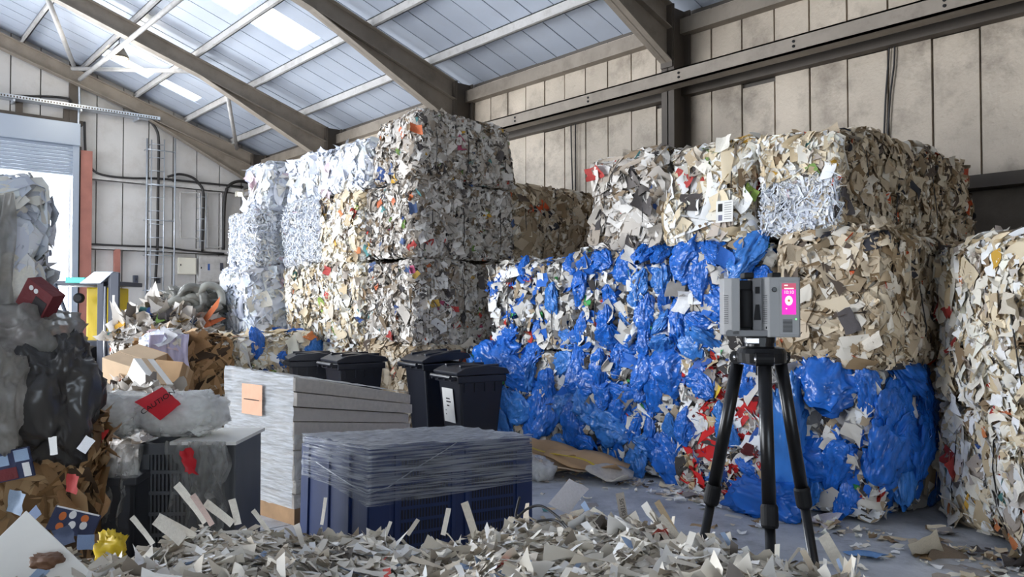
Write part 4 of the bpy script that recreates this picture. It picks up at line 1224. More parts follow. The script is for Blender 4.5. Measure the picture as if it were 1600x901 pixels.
MB().box((0, 0, 0), (.44 - .42 + .0 + .36 - .36 + .0 + .02, .6, .9)).box((-.02, 0, 0), (.0, .04, .9)).build('side_wall', M['dark_crate'], gb, .004) if False else \
    MB().box((-.06, 0, 0), (-.03, .5, .9)).box((-.06, 0, 0), (-.135 + .0, .02, .9)).build('side_wall', M['dark_crate'], gb)
gd_ = thing('solid_crate', 'dark grey smooth-sided crate beside the brown cardboard bale', 'crate', (*cam_xy(-2.22, 4.1), 0), -YAW + .1)
MB().box((-.04, 0, 0), (.24, .03, .74)).box((-.04, .4, 0), (.24, .43, .74)).box((-.04, 0, 0), (-.01, .43, .74)).box((.21, 0, 0), (.24, .43, .74)).build('crate_body', M['dark_crate'], gd_, .006)
box_obj('rim', (-.05, -.01, .72), (.25, .44, .76), M['dark_crate'], gd_, .006)
bd = thing('flat_board', 'thin pale board lying across the top of the grey crate', 'board', (*cam_xy(-1.84, 4.36), .905), -YAW)
box_obj('sheet', (-.02, -.1, 0), (.34, .4, .018), M['paper_white'], bd)
F2v = lambda rt, d, z: Matrix.Translation((*cam_xy(rt, d), z)) @ Matrix.Rotation(-YAW, 4, 'Z')
for lab, rt, d, w, h, sd, m in (('dusty clear film hanging over the left part of the grey crate', -2.15, 4.17, .36, .62, 1, 'film_drape'), ('creased clear film with a red print hanging over the grey crate', -1.70, 4.25, .34, .58, 2, 'film_drape')):
    t = thing('hanging_film', lab, 'plastic film', (*cam_xy(rt, d), .93), -YAW, 'film hanging over the grey crate')
    drape('film_sheet', M[m], t, w, h, Matrix.Identity(4), sd, 30, 24, .028, 3, .3, .03)
    drape('film_sheet', M[m], t, w * .6, h * .6, Matrix.Translation((.06, -.03, -.0)), sd + 9, 24, 18, .03, 2, .3, .02)
    if sd == 2:
        pr = quad_sheet('red_print', (-.07, -.085, -.04), (.0, -.085, -.02), (.035, -.095, -.16), (-.03, -.095, -.15), M['red'], t, 5, 6, .008); pr['label'] = 'faded red print'
for lab, rt, d, w, sd in (('clear plastic sack full of film, left one on the grey crate', -2.27, 4.47, .2, 4), ('clear plastic sack with a red printed tag on the grey crate', -1.88, 4.5, .235, 6)):
    t = thing('plastic_sack', lab, 'plastic sack', (*cam_xy(rt, d), .92), -YAW, 'clear sacks on the grey crate')
    blob('sack', M['film_bag'], t, (0, 0, .125), (w, .2, .128), sd, 64, 40, rough=.14, crease=.1)
    blob('film_inside', M['film_fill'], t, (0, 0, .115), (w * .84, .15, .1), sd + 1, rough=.3, crease=.3)
    if sd == 6:
        pr = quad_sheet('red_tag', (-.19, -.20, .217), (-.03, -.25, .122), (.07, -.215, .207), (-.075, -.12, .287), M['red'], t, 6, 5, .003)
        pr['label'] = 'red tag with dark lettering'
        Mx = Matrix.Translation((-.06, -.208, .215)) @ Matrix.Rotation(math.radians(-4), 4, 'Z') @ Matrix.Rotation(math.radians(62), 4, 'X') @ Matrix.Rotation(math.radians(40), 4, 'Z')
        text_obj('lettering', 'CAUTION', .045, Mx, M['ink'], pr)

# ---- black and grey film slumped over the left cardboard bale
for nm, lab, rt, d, z, r3, m, sd in (('film_bundle', 'smoky grey film bundle on top of the left cardboard bale', -2.36, 3.82, 1.45, (.23, .22, .19), 'grey_film', 21),
                                     ('film_bundle', 'black plastic film slumped over the right edge of the left cardboard bale', -2.16, 3.70, 1.22, (.155, .18, .26), 'black_film', 22),
                                     ('film_bundle', 'pale clear film flap hanging low at the left edge', -2.3, 3.45, 1.24, (.14, .1, .2), 'grey_film', 23)):
    t = thing(nm, lab, 'plastic film', (*cam_xy(rt, d), z - r3[2]), -YAW, 'film over the left cardboard bale')
    blob('film', M[m], t, (0, 0, r3[2]), r3, sd, 72, 48, .42, .16)

# ------------------------------------------------------------------ wheelie bins
def bin_(label, loc, rotz, lid_open=0.0, note=False, h=1.07, lid_rot=0):
    """two-wheeled bin; local +x is the hinge and handle side, y across"""
    t = thing('wheelie_bin', label, 'bin', (*loc, 0), rotz, 'black wheelie bins')
    t.scale = (.82, .86, 1)
    H = h - .09
    a, b = .20, .26                                       # half width at foot and at rim
    c, d_ = .22, .33
    bd_ = MB().hexa([(-c, -a, .06), (c - .04, -a, .06), (c - .04, a, .06), (-c, a, .06), (-d_, -b, H), (d_ - .03, -b, H), (d_ - .03, b, H), (-d_, b, H)]).build('bin_body', M['black_plastic'], t, .025)
    MB().box((-d_ - .02, -b - .02, H - .07), (d_, b + .02, H)).build('rim', M['black_plastic'], t, .012)
    for y in (-.11, .09):
        box_obj('body_rib', (-c + .06, y, .3), (-c + .09, y + .02, .5), M['black_plastic'], bd_)
    for k in range(4):
        for sgn in (-1, 1):
            box_obj('rim_gusset', (-d_ + .12 + k * .14, sgn * (b - .005) - .012, H - .16), (-d_ + .135 + k * .14, sgn * (b - .005) + .012, H - .06), M['black_plastic'], bd_)
    ld = MB().prism([(-.70, 0), (.02, 0), (.03, .03), (-.1, .075), (-.4, .095), (-.66, .06), (-.71, .02)], -b - .03, b + .03).build('lid', M['black_plastic'], t, .012)
    ld.location = (d_ - .01, 0, H + .004); ld.rotation_euler = (0, lid_open, 0)
    for y in (-.17, .17):
        box_obj('lid_ridge', (-.62, y - .02, .06), (-.08, y + .02, .095), M['black_plastic'], ld, .006)
    hd = MB().tube([(d_ + .07, -b + .02, H - .01), (d_ + .07, b - .02, H - .01)], .02, 12)
    for y in (-b + .03, -.08, .08, b - .03): hd.box((d_ - .02, y - .02, H - .045), (d_ + .07, y + .02, H - .005))
    hd.build('handle', M['black_plastic'], t)
    tube_obj('axle', [(c - .02, -.26, .1), (c - .02, .26, .1)], .013, M['black_matte'], t)
    for y in (-.27, .25):
        MB().lathe([(.03, 0), (.1, 0), (.1, .045), (.03, .045)], 24, M=Matrix.Translation((c - .02, y + .045 * 0, .1)) @ Matrix.Rotation(-PI / 2, 4, 'X')).build('wheel', M['tyre'], t)
    if note:
        # white sheet stuck on the hinge side, following its lean
        ang = math.atan2(d_ - .03 - (c - .04), H - .06)
        nt_ = MB().box((-.002, -.13, -.17), (.002, .13, .17)).build('notice', M['paper_white'], t)
        nt_.matrix_local = Matrix.Translation((d_ - .05, -.02, .68)) @ Matrix.Rotation(ang, 4, 'Y')
        nt_['label'] = 'white notice'
        Tm = Matrix.Rotation(PI / 2, 4, 'Z') @ Matrix.Rotation(PI / 2, 4, 'X')
        for k, (w, yy, zz) in enumerate(((.09, .0, .06), (.11, .01, .03), (.06, -.01, -.01), (.015, -.07, -.06), (.015, -.07, -.10))):
            box_obj('print_line', (.0022, yy - w / 2, zz), (.003, yy + w / 2, zz + .012), M['ink'], nt_)
    return t
bin_('black wheelie bin with a white notice on its hinge side next to the blue sacks', (4.88, 6.2), PI - .15, 0, True)
bin_('black wheelie bin with its lid ajar behind the one with the notice', (5.0, 6.98), PI - .1, .06, False, 1.14)
bin_('black wheelie bin behind the wrapped board stack, lid shut, larger of the left pair', (4.42, 7.72), PI - .12, 0, False, 1.13)
bin_('black wheelie bin half hidden at the far left of the bins', (4.42, 8.72), PI - .35, 0, False, 1.1)

# ------------------------------------------------------------------ flattened cardboard on the floor by the blue bales
dbx, dby = 5.42, 5.75
r5 = random.Random(17)
for lab, dx, dy, z, w, l, rz, m, tl in (('large flattened cardboard box lying lowest by the blue bales', .1, .25, .02, .5, 1.1, .1, 'cardboard', .02), ('pale flattened card on top of the cardboard by the blue bales', .12, -.15, .075, .45, .9, -.2, 'cardboard_pale', .04),
                                        ('long flat cardboard strip bent over the floor heap', .15, -.5, .1, .3, .8, .25, 'cardboard', .06), ('small brown carton squashed beneath the straps', -.05, .45, .07, .25, .3, .5, 'cardboard', .0), ('pale grey flat card sliding off the right end of the floor heap', .1, -.85, .05, .28, .4, .5, 'board_stack', .05), ('narrow brown carton edge on top of the floor heap', .2, .1, .13, .25, 1.0, .0, 'cardboard', .05)):
    t = thing('flattened_carton', lab, 'cardboard', (dbx + dx, dby + dy, z), rz, 'flattened cardboard on the floor')
    V = []; nu, nv = 6, 8
    for i in range(nu + 1):
        for j in range(nv + 1):
            u, v = i / nu - .5, j / nv - .5
            V.append((u * w, v * l, tl * math.sin(v * 4 + u * 3) + .02 * mnoise.noise(Vector((u * 4, v * 4, z * 30)))))
    lo = min(p[2] for p in V); n0 = len(V)
    V = [(a, b, c - lo) for a, b, c in V]; V += [(a, b, c + (.11 if 'carton squ' in lab else .012)) for a, b, c in V]
    F = []
    for i in range(nu):
        for j in range(nv):
            a = i * (nv + 1) + j; q = (a, a + nv + 1, a + nv + 2, a + 1); F += [q[::-1], tuple(k + n0 for k in q)]
    for i in range(nu):
        a, b = i * (nv + 1), (i + 1) * (nv + 1); F.append((a, b, b + n0, a + n0)); a += nv; b += nv; F.append((b, a, a + n0, b + n0))
    for j in range(nv):
        F.append((j + 1, j, j + n0, j + 1 + n0)); a = nu * (nv + 1) + j; F.append((a, a + 1, a + 1 + n0, a + n0))
    link(bpy.data.objects.new('board', np_mesh('board', np.array(V), np.array(F), M[m])), t)
for lab, pts, m in (('yellow plastic strap lying over the flattened cardboard', [(-.12, .75, .12), (0, .3, .2), (.05, -.1, .16), (.1, -.6, .15), (.12, -.8, .06)], 'yellow'), ('orange strap looped at the left of the flattened cardboard', [(-.2, .62, .03), (-.22, .5, .16), (-.1, .42, .2), (0, .52, .14), (-.1, .65, .05), (-.25, .4, .02)], 'orange')):
    o = MB()
    P_ = smooth_curve([(dbx + a - .08, dby + b, c + .05) for a, b, c in pts], 6)
    for p, q in zip(P_[:-1], P_[1:]):
        s_ = (q - p).cross(Vector((0, 0, 1))).normalized() * .016
        o.hexa([tuple(p - s_), tuple(q - s_), tuple(q + s_), tuple(p + s_)] + [tuple(v + Vector((0, 0, .004))) for v in (p - s_, q - s_, q + s_, p + s_)])
    tag(o.build('plastic_strap', M[m]), lab, 'strap', 'straps on the cardboard')
t = thing('plastic_bundle', 'scrunched white plastic sheet on the floor in front of the cardboard', 'plastic film', (5.14, 5.5, 0))
blob('film', M['film_bag'], t, (0, 0, .1), (.11, .15, .11), 71, 36, 22, .4, .3, flat=-.098); blob('film', M['paper_white'], t, (0, .02, .08), (.08, .11, .08), 72, 30, 18, .4, .3, flat=-.078)
t = thing('blue_sack', 'loose blue plastic sack spilling on the floor behind the middle tripod leg', 'plastic sack', (5.66, 3.38, 0))
o = blob('sack', M['blue_bag'], t, (0, 0, .10), (.18, .27, .15), 81, 64, 36, .3, .28, flat=-.098)
o = blob('sack_neck', M['blue_bag_pale'], t, (.16, -.1, .46), (.1, .15, .5), 83, 56, 40, .3, .3)

# ------------------------------------------------------------------ scraps lying on the floor
rf = np.random.default_rng(91)
nl = 900
fp = np.concatenate([np.stack([rf.uniform(3.0, 5.9, 170), rf.uniform(1.2, 7.5, 170)], 1), np.stack([5.85 - np.abs(rf.normal(size=300)) * .22, rf.uniform(2.4, 7.2, 300)], 1), np.stack([6.0 - np.abs(rf.normal(size=180)) * .4, 1.55 + rf.normal(size=180) * .35], 1)])
nl = len(fp)
s = rf.uniform(.015, .07, nl)
V, Fq, m_ = sheets(rf, np.concatenate([fp, np.full((nl, 1), .008)], 1), np.tile([0, 0, 1.], (nl, 1)), s, s * rf.uniform(.7, 2.2, nl), .25, .05, 3, 3, .12)
V[:, 2] = np.maximum(V[:, 2], .002)
tag(link(bpy.data.objects.new('floor_litter', np_mesh('floor_litter', V, Fq, M['tint'], tints(rf, nl, m_, 'cream'))), None), 'small torn paper bits scattered over the concrete floor', 'litter', kind='stuff')
SC = {'white': (242, 242, 240), 'cream': (232, 218, 190), 'brown': (176, 148, 112), 'grey': (158, 152, 148)}
for zone, zx, zy in (('on the bare concrete between the blue crate and the blue sacks', (3.9, 5.0), (4.2, 5.4)), ('on the concrete behind the tripod legs', (4.2, 5.5), (2.9, 3.9)), ('at the foot of the red and white bale', (5.62, 5.8), (3.6, 4.4)), ('at the foot of the corner bale of blue sacks', (5.6, 5.85), (2.65, 3.2)), ('on the concrete before the bright right-hand bale', (4.6, 5.6), (1.5, 2.2)), ('in the dark gap left of the bright right-hand bale', (6.0, 6.3), (2.2, 2.5))):
    for cn in SC:
        o = place_piece(rf, 'paper_scrap', 'sheet' if cn != 'white' else 'strip', 'cream', (rf.uniform(*zx), rf.uniform(*zy), .014), (0, 0, 1), float(rf.uniform(.07, .16)), None, .16, SC[cn])
        tag(o, '%s paper %s lying %s' % (cn, 'strip' if cn == 'white' else 'scrap', zone), 'paper', 'paper scraps on the floor')
for lab, pxy, sz, c, tl in (('brown folded cardboard piece tented on the floor at the right', (1500, 872), .26, (120, 104, 88), .5), ('pale crumpled card on the floor left of the tented cardboard', (1450, 870), .2, (200, 188, 166), .4), ('blue and white slip of paper flat on the floor right of the tripod', (1352, 870), .15, (110, 150, 200), .1), ('white paper with red print on the floor right of the tripod', (1285, 816), .2, (236, 226, 224), .1), ('white slip standing on the floor near the tented cardboard', (1452, 860), .07, (246, 246, 246), .9)):
    g = at_z(*pxy, 0.0)
    o = place_piece(rf, 'paper_piece', 'sheet', 'cream', (g[0], g[1], .03), (0, 0, 1), sz, None, tl, c); tag(o, lab, 'paper')

# newspaper page on the top bale
nw = thing('newspaper_page', 'printed newspaper page with a dark portrait on the top right-hand bale', 'paper', (0, 0, 0))
g = at_x(1132, 330, 5.86)
nw.location = g; nw.rotation_euler = (0, .05, 0)
box_obj('page', (-.002, -.085, -.095), (.002, .085, .095), M['paper_white'], nw)
box_obj('photo_print', (-.003, .02, .0), (-.002, .065, .07), M['ink'], nw); box_obj('photo_print', (-.003, .02, -.08), (-.002, .06, -.03), piece_mat((110, 110, 130)), nw)
for k in range(8): box_obj('print_line', (-.003, -.07, .07 - k * .02), (-.002, .0, .076 - k * .02), piece_mat((150, 148, 146)), nw)

# ------------------------------------------------------------------ printed packaging round the left cardboard bale
def flat_box(name, lab, cat, rt, d, z, rx, ry, rz, w, h, th, m, parts=(), group=None):
    t = thing(name, lab, cat, (0, 0, 0), group=group)
    t.matrix_world = F2v(rt, d, z) @ Matrix.Rotation(rz, 4, 'Z') @ Matrix.Rotation(rx, 4, 'X') @ Matrix.Rotation(ry, 4, 'Y')
    box_obj('card', (-w / 2, -th, -h / 2), (w / 2, 0, h / 2), m, t, .002)
    for (nm, x, z_, w_, h_, mm) in parts:
        if nm == 'disc':
            MB().lathe([(w_, 0), (w_, .0012)], 20, M=Matrix.Translation((x, -th - .0002, z_)) @ Matrix.Rotation(PI / 2, 4, 'X') @ Matrix.Diagonal((1, h_ / w_, 1, 1))).build('printed_disc', mm, t)
        else:
            box_obj(nm, (x - w_ / 2, -th - .0015, z_ - h_ / 2), (x + w_ / 2, -th, z_ + h_ / 2), mm, t)
    return t
navy_p = piece_mat((44, 52, 84)); lb_p = piece_mat((150, 172, 200)); or_p = piece_mat((206, 110, 48)); wh_p = piece_mat((230, 230, 230)); br_p = piece_mat((110, 78, 56)); mar = piece_mat((110, 36, 40))
flat_box('printed_carton', 'carton printed with orange and white discs at the foot of the left cardboard bale', 'carton', -1.66, 2.98, .84, -.45, .28, .2, .17, .09, .012, navy_p,
         (('disc', -.045, .012, .013, .016, or_p), ('disc', -.012, .024, .013, .015, wh_p), ('disc', .0, -.012, .013, .015, wh_p), ('disc', .04, -.005, .013, .015, wh_p), ('disc', .035, .02, .014, .014, or_p), ('disc', -.04, -.026, .014, .014, or_p), ('printed_bar', -.0, .042, .16, .006, wh_p)))
flat_box('printed_carton', 'flat carton with a red and blue print stuck on the left cardboard bale', 'carton', -2.18, 3.40, .97, .05, -.2, .1, .2, .13, .012, navy_p,
         (('printed_panel', -.03, -.035, .13, .05, mar), ('printed_panel', -.02, .025, .06, .045, lb_p), ('printed_panel', .065, .035, .06, .05, lb_p), ('disc', -.03, -.03, .02, .016, or_p), ('printed_panel', .075, -.03, .03, .06, wh_p)))
for lab, px_, y_, d_, sz, c, ln in (('pale blue card on the left, above the leaning white board', 30, 795, 3.0, .1, (150, 168, 190), 10), ('darker blue card beside the pale blue one at the left', 48, 812, 2.95, .09, (92, 112, 146), 40), ('blue folded leaflet low at the left by the yellow wrapper', 128, 846, 2.75, .08, (96, 120, 158), 80), ('blue-grey booklet under the disc-printed carton', 95, 838, 2.8, .08, (84, 98, 130), 70), ('white card standing out of the left cardboard bale near its top', 132, 702, 3.35, .09, (226, 228, 232), 30), ('white paper strip hanging down the left cardboard bale', 88, 706, 3.4, .1, (226, 226, 224), -10), ('red scrap on the corner of the left cardboard bale', 118, 764, 3.28, .09, (170, 40, 36), 5)):
    rk = random.Random(px_); o = stick('loose_card', 'sheet' if px_ % 4 else 'card', px_, y_, d_ - .05, sz * .78, ln, c, None, rk.uniform(.75, 1.1), rk.uniform(-.7, .7)); tag(o, lab, 'card', 'loose cards round the left cardboard bale')
# leaning white board with a picture
wb_ = flat_box('picture_board', 'large white card with a grey and blue picture leaning at the lower left corner', 'card', -1.33, 2.15, .90, -.35, .70, .1, .30, .26, .004, M['paper_white'],
               (('printed_panel', .06, .0, .09, .10, piece_mat((140, 138, 138))), ('printed_panel', .01, .01, .03, .11, piece_mat((150, 172, 200)))))
t = thing('yellow_wrapper', 'crumpled yellow plastic wrapper at the left end of the paper heap', 'wrapper', (0, 0, 0), -YAW)
t.location = (*cam_xy((178 - 800) / FPX * 2.62, 2.62), .82)
blob('wrapper', M['yellow'], t, (0, 0, .035), (.045, .03, .045), 61, 30, 20, .5, .35)
t = thing('brown_lump', 'dark brown bit of rag on the leaning white card', 'rag', (*cam_xy((78 - 800) / FPX * 2.12, 2.12), .955), -YAW)
blob('rag', br_p, t, (0, 0, .02), (.04, .03, .016), 64, 30, 18, .4, .2)
# printed box and wraps on the upper left bale
flat_box('printed_carton', 'maroon and black printed carton poking out of the tall left bale', 'carton', -2.25, 3.78, 1.70, .1, .6, -.2, .16, .14, .08, mar,
         (('disc', -.04, .04, .012, .012, wh_p), ('disc', -.01, .04, .012, .012, wh_p), ('printed_panel', .035, -.02, .07, .08, piece_mat((40, 34, 36)))))
t = thing('hanging_film', 'pale film trailing down the edge of the tall left bale', 'plastic film', (*cam_xy(-2.48, 3.75), 2.2), -YAW - .2)
drape('film_sheet', M['grey_film'], t, .22, .9, Matrix.Identity(4), 33, 20, 22, .03, 2, .3, .02)

# ------------------------------------------------------------------ back left: heap of mixed waste, cartons, forklift
def mound(lab, name, cx_, cy_, rx, ry, h, palette, n, size, seed, pieces=20, base=0.0):
    rg = np.random.default_rng(seed)
    t = thing(name, lab, 'heap', (cx_, cy_, base))
    f = lambda x, y: np.maximum(0, h * np.cos(np.clip(np.sqrt((x / rx) ** 2 + (y / ry) ** 2), 0, 1) * PI / 2) ** .8) * (1 + .2 * np.sin(x * 5 + seed) * np.cos(y * 4))
    g1_, g2_ = np.meshgrid(np.linspace(-rx, rx, 22), np.linspace(-ry, ry, 22), indexing='ij')
    ii, jj = np.meshgrid(np.arange(21), np.arange(21), indexing='ij'); aa = (ii * 22 + jj).ravel()
    link(bpy.data.objects.new('heap_body', np_mesh('heap_body', np.stack([g1_.ravel(), g2_.ravel(), np.maximum(f(g1_, g2_).ravel() - .03, 0)], 1), np.stack([aa, aa + 22, aa + 23, aa + 1], 1), core_mat(palette), smooth=True)), t)
    a = rg.uniform(0, 2 * PI, n); r_ = np.sqrt(rg.uniform(0, 1, n)); x, y = r_ * np.cos(a) * rx, r_ * np.sin(a) * ry
    P = np.stack([x, y, f(x, y) + rg.uniform(-.02, .03, n)], 1); N = unit(np.stack([x / rx ** 2 * h, y / ry ** 2 * h, np.full(n, .8)], 1))
    s = rg.uniform(*size, n)
    V, Fq, m_ = sheets(rg, P, N, s, s * rg.uniform(.7, 1.8, n), .4, .08, 3, 3, .6); V[:, 2] = np.maximum(V[:, 2], .002)
    tag(link(bpy.data.objects.new('loose_waste', np_mesh('loose_waste', V, Fq, M['tint'], tints(rg, n, m_, palette))), t), kind='stuff')
    for i in range(pieces):
        k = int(rg.integers(n)); place_piece(rg, 'paper_sheet', 'sheet', palette, P[k] + N[k] * .02, N[k], float(rg.uniform(size[1] * .6, size[1] * 1.1)), t, .4)
    return t
mound('heap of white paper and card on the floor behind the grey crate', 'waste_heap', 2.4, 8.55, .65, 1.2, .9, 'grey', 1100, (.05, .13), 5, 40)
mound('brown and grey heap of cardboard scraps before the forklift', 'waste_heap', 3.3, 11.3, .5, .6, 1.25, 'card', 500, (.05, .14), 6, 20)
mound('mound of grey sheeting scraps on the grey base bale', 'waste_heap', 3.85, 12.3, .8, .95, .5, 'grey', 500, (.08, .2), 7, 16, 1.16)
def carton(lab, loc, rot, dims, m, flaps=True):
    t = thing('cardboard_box', lab, 'box', loc); t.rotation_euler = rot
    w, d, h = dims
    MB().box((-w / 2, -d / 2, 0), (w / 2, d / 2, h)).build('box_body', M[m], t, .008)
    box_obj('tape', (-.03, -d / 2 - .003, h - .12), (.03, d / 2 + .003, h + .003), M['cardboard_pale'], t)
    if flaps:
        f = box_obj('flap', (0, -d / 2, -.004), (.22, d / 2, .004), M['cardboard'], t); f.location = (w / 2, 0, h); f.rotation_euler = (0, .9, 0)
carton('large open brown cardboard box tipped on the heap at the back left', (2.62, 9.4, .72), (.25, -.25, .5), (.5, .42, .42), 'cardboard_pale')
carton('small brown cardboard box on the heap right of the large one', (2.85, 8.95, .78), (.1, .4, .9), (.34, .3, .24), 'cardboard')
carton('white carton lying on its side on the heap at the back left', (2.5, 8.55, .82), (.5, .1, .2), (.22, .5, .2), 'paper_white', False)
t = thing('paper_tube', 'white paper tube lying along the front of the back left heap', 'paper', (2.05, 8.0, .72), .2)
tube_obj('tube', [(-.35, 0, 0), (.3, .1, .02)], .055, M['paper_white'], t, 14)
t = thing('paper_tube', 'second white paper tube under the first on the back left heap', 'paper', (2.0, 7.8, .62), .05)
tube_obj('tube', [(-.3, 0, 0), (.4, .05, .0)], .05, M['paper_white'], t, 14)
t = thing('film_sheet', 'lilac plastic film draped over the narrow white bale', 'plastic film', (3.1, 9.76, 1.32), 0)
drape('film', M['purple_film'], t, .45, 1.0, Matrix.Identity(4), 41, 24, 24, .035, 3, .25, .03)
t = thing('sheeting_bundle', 'tangled grey green plastic sheeting on top of the back heap', 'plastic film', (*at_y(300, 478, 12.4)[:2], 1.42), -.3)
blob('sheeting', M['netting'], t, (0, 0, .24), (.46, .4, .25), 51, 60, 34, .4, .4)
for k in range(7):
    r_ = random.Random(60 + k)
    c0 = Vector((r_.uniform(-.42, .1), -.38 + r_.uniform(-.06, .06), r_.uniform(.1, .4)))
    tube_obj('sheeting_fold', smooth_curve([c0, c0 + Vector((.12, -.08, .16)), c0 + Vector((.3, -.04, .1)), c0 + Vector((.34, -.1, -.12)), c0 + Vector((.2, -.12, -.2))], 6), [.055] * 24 + [.05], M['netting'] if k % 2 else piece_mat((150, 150, 142)), t, 10)

# forklift
fk = thing('forklift', 'dark forklift with yellow body seen behind the waste heap', 'forklift', (3.28, 15.15, 0), -YAW + .12)
MB().box((-.5, .3, .35), (.45, 1.9, 1.05)).build('chassis', M['truck'], fk, .04)
MB().box((-.06, .5, .6), (.32, 1.5, 2.0)).build('body_panel', M['yellow'], fk, .03)
for x in (.34, .52): MB().box((x, -.05, .1), (x + .10, .12, 2.22)).build('mast_rail', M['truck'], fk, .008)
MB().box((.56, -.08, .1), (.70, .0, 2.24)).build('mast_channel', M['truck'], fk, .008)
box_obj('mast_sticker', (.60, -.084, 1.45), (.64, -.08, 1.85), M['paper_white'], fk); box_obj('mast_sticker', (.60, -.084, 1.2), (.64, -.08, 1.36), M['paper_white'], fk)
tube_obj('lift_ram', [(.47, -.06, .1), (.47, -.06, 2.0)], .025, M['silver'], fk)
box_obj('guard_roof', (-.62, .1, 2.02), (.6, 1.4, 2.1), M['truck'], fk, .01)
MB().hexa([(.05, -.08, 2.05), (.4, -.08, 2.05), (.4, .2, 2.05), (.05, .2, 2.05), (.3, -.08, 2.26), (.62, -.08, 2.26), (.62, .2, 2.26), (.3, .2, 2.26)]).build('guard_nose', M['galv'], fk, .01)
for x0, x1 in ((-.42, .08), (-.56, -.2)):
    tube_obj('guard_post', [(x0, .1, 2.04), (x1, .0, .8)], .035, M['truck'], fk)
box_obj('teal_light_bar', (-.2, -.02, 2.06), (.12, .06, 2.16), M['teal'], fk, .01)
MB().lathe([(.09, 0), (.09, .05), (.06, .07)], 16, M=Matrix.Translation((-.05, .2, 1.8)) @ Matrix.Rotation(PI / 2, 4, 'X')).build('work_lamp', M['black_matte'], fk)
for x in (.0,): MB().lathe([(.14, 0), (.4, 0), (.42, .05), (.42, .2), (.4, .25), (.14, .25)], 28, M=Matrix.Translation((.15, .12, .55)) @ Matrix.Rotation(-PI / 2, 4, 'Y') @ Matrix.Translation((0, 0, -.1))).build('wheel', M['tyre'], fk)
MB().lathe([(.14, 0), (.4, 0), (.42, .05), (.42, .2), (.4, .25), (.14, .25)], 28, M=Matrix.Translation((-.45, 1.2, .42)) @ Matrix.Rotation(-PI / 2, 4, 'Y')).build('wheel', M['tyre'], fk)
for sx in (-.3, .25): box_obj('fork_arm', (sx, -1.0, .08), (sx + .1, .1, .12), M['black_matte'], fk)

# machine in the doorway
tk = thing('loader_cab', 'dark loader cab with an orange beacon and red lamps in the bright doorway', 'loader', (2.75, 19.3, 0), -.2)
MB().box((-1.2, -.2, .5), (.9, 1.4, 1.5)).build('chassis', M['truck'], tk, .05)
for x in (-.8, .72): MB().box((x, -.1, 1.5), (x + .12, .0, 2.75)).build('cab_post', M['truck'], tk)
box_obj('cab_roof', (-.95, -.2, 2.72), (.9, 1.1, 2.86), M['truck'], tk, .02)
MB().lathe([(.09, 0), (.09, .2), (.05, .24)], 14, (.35, 0, 2.86)).build('beacon', M['orange'], tk)
for k in range(3): MB().lathe([(.1, 0), (.1, .05), (.06, .07)], 14, M=Matrix.Translation((.78, -.12, 1.75 + k * .22)) @ Matrix.Rotation(PI / 2, 4, 'X')).build('red_lamp', M['red'], tk)
for sx in (-1.1, .6): MB().lathe([(.15, 0), (.48, 0), (.5, .08), (.5, .3), (.15, .36)], 24, M=Matrix.Translation((sx, -.1, .5)) @ Matrix.Rotation(PI / 2, 4, 'Y')).build('wheel', M['tyre'], tk)
tl = thing('tower_post', 'pale lamp post with a bent arm outside the bright doorway', 'post', at_z(44, 400, 1.0))
tl.location = (*at_y(50, 300, 23.3)[:2], -.21)
tube_obj('pole', [(0, 0, 0), (0, 0, 5.3)], .12, M['cream_box'], tl); tube_obj('arm', smooth_curve([(0, 0, 5.3), (-.4, 0, 5.25), (-1.2, 0, 4.7)], 4), .08, M['cream_box'], tl); box_obj('head', (-.15, -.15, 5.25), (.2, .15, 5.5), M['cream_box'], tl, .03)
for lab, x, z, m, w in (('pinkish carton stacked low by the doorway', 2.3, 0, 'red_steel', .5), ('brown carton stacked by the doorway', 1.9, 0, 'cardboard', .5)):
    t = thing('stacked_carton', lab, 'box', (x + 1.0, 17.0, z), -.4); box_obj('box_body', (-w / 2, -w / 2, 0), (w / 2, w / 2, 1.5 if m == 'cardboard' else 1.3), M[m], t, .01); box_obj('tape', (-.03, -w / 2 - .004, .8), (.03, w / 2, 1.2), M['cardboard_pale'], t)

# ------------------------------------------------------------------ services on the end wall
YW = EY - .02
def wire(name, lab, pts, r=.018, m='cable', group='cables on the end wall', cat='cable', y=EY - .16):
    tag(tube_obj(name, smooth_curve([at_y(px, py, y) for px, py in pts], 6), r, M[m], None, 6), lab, cat, group)
tr_ = thing('cable_tray', 'long perforated cable tray across the top of the end wall', 'cable tray', (0, 0, 0))
MB().box((-1.0, EY - .42, 6.48), (6.45, EY - .12, 6.49)).box((-1, EY - .42, 6.48), (6.45, EY - .41, 6.57)).box((-1, EY - .13, 6.48), (6.45, EY - .12, 6.57)).build('tray', M['galv'], tr_)
hs = MB()
for k in range(70): hs.box((2.0 + k * .063, EY - .423, 6.505), (2.03 + k * .063, EY - .42, 6.545))
tag(hs.build('slots', M['steel_dark'], tr_), kind='stuff')
for xx in (3.2, 4.6, 5.9): box_obj('tray_bracket', (xx, EY - .4, 6.42), (xx + .04, EY, 6.48), M['galv'], tr_)
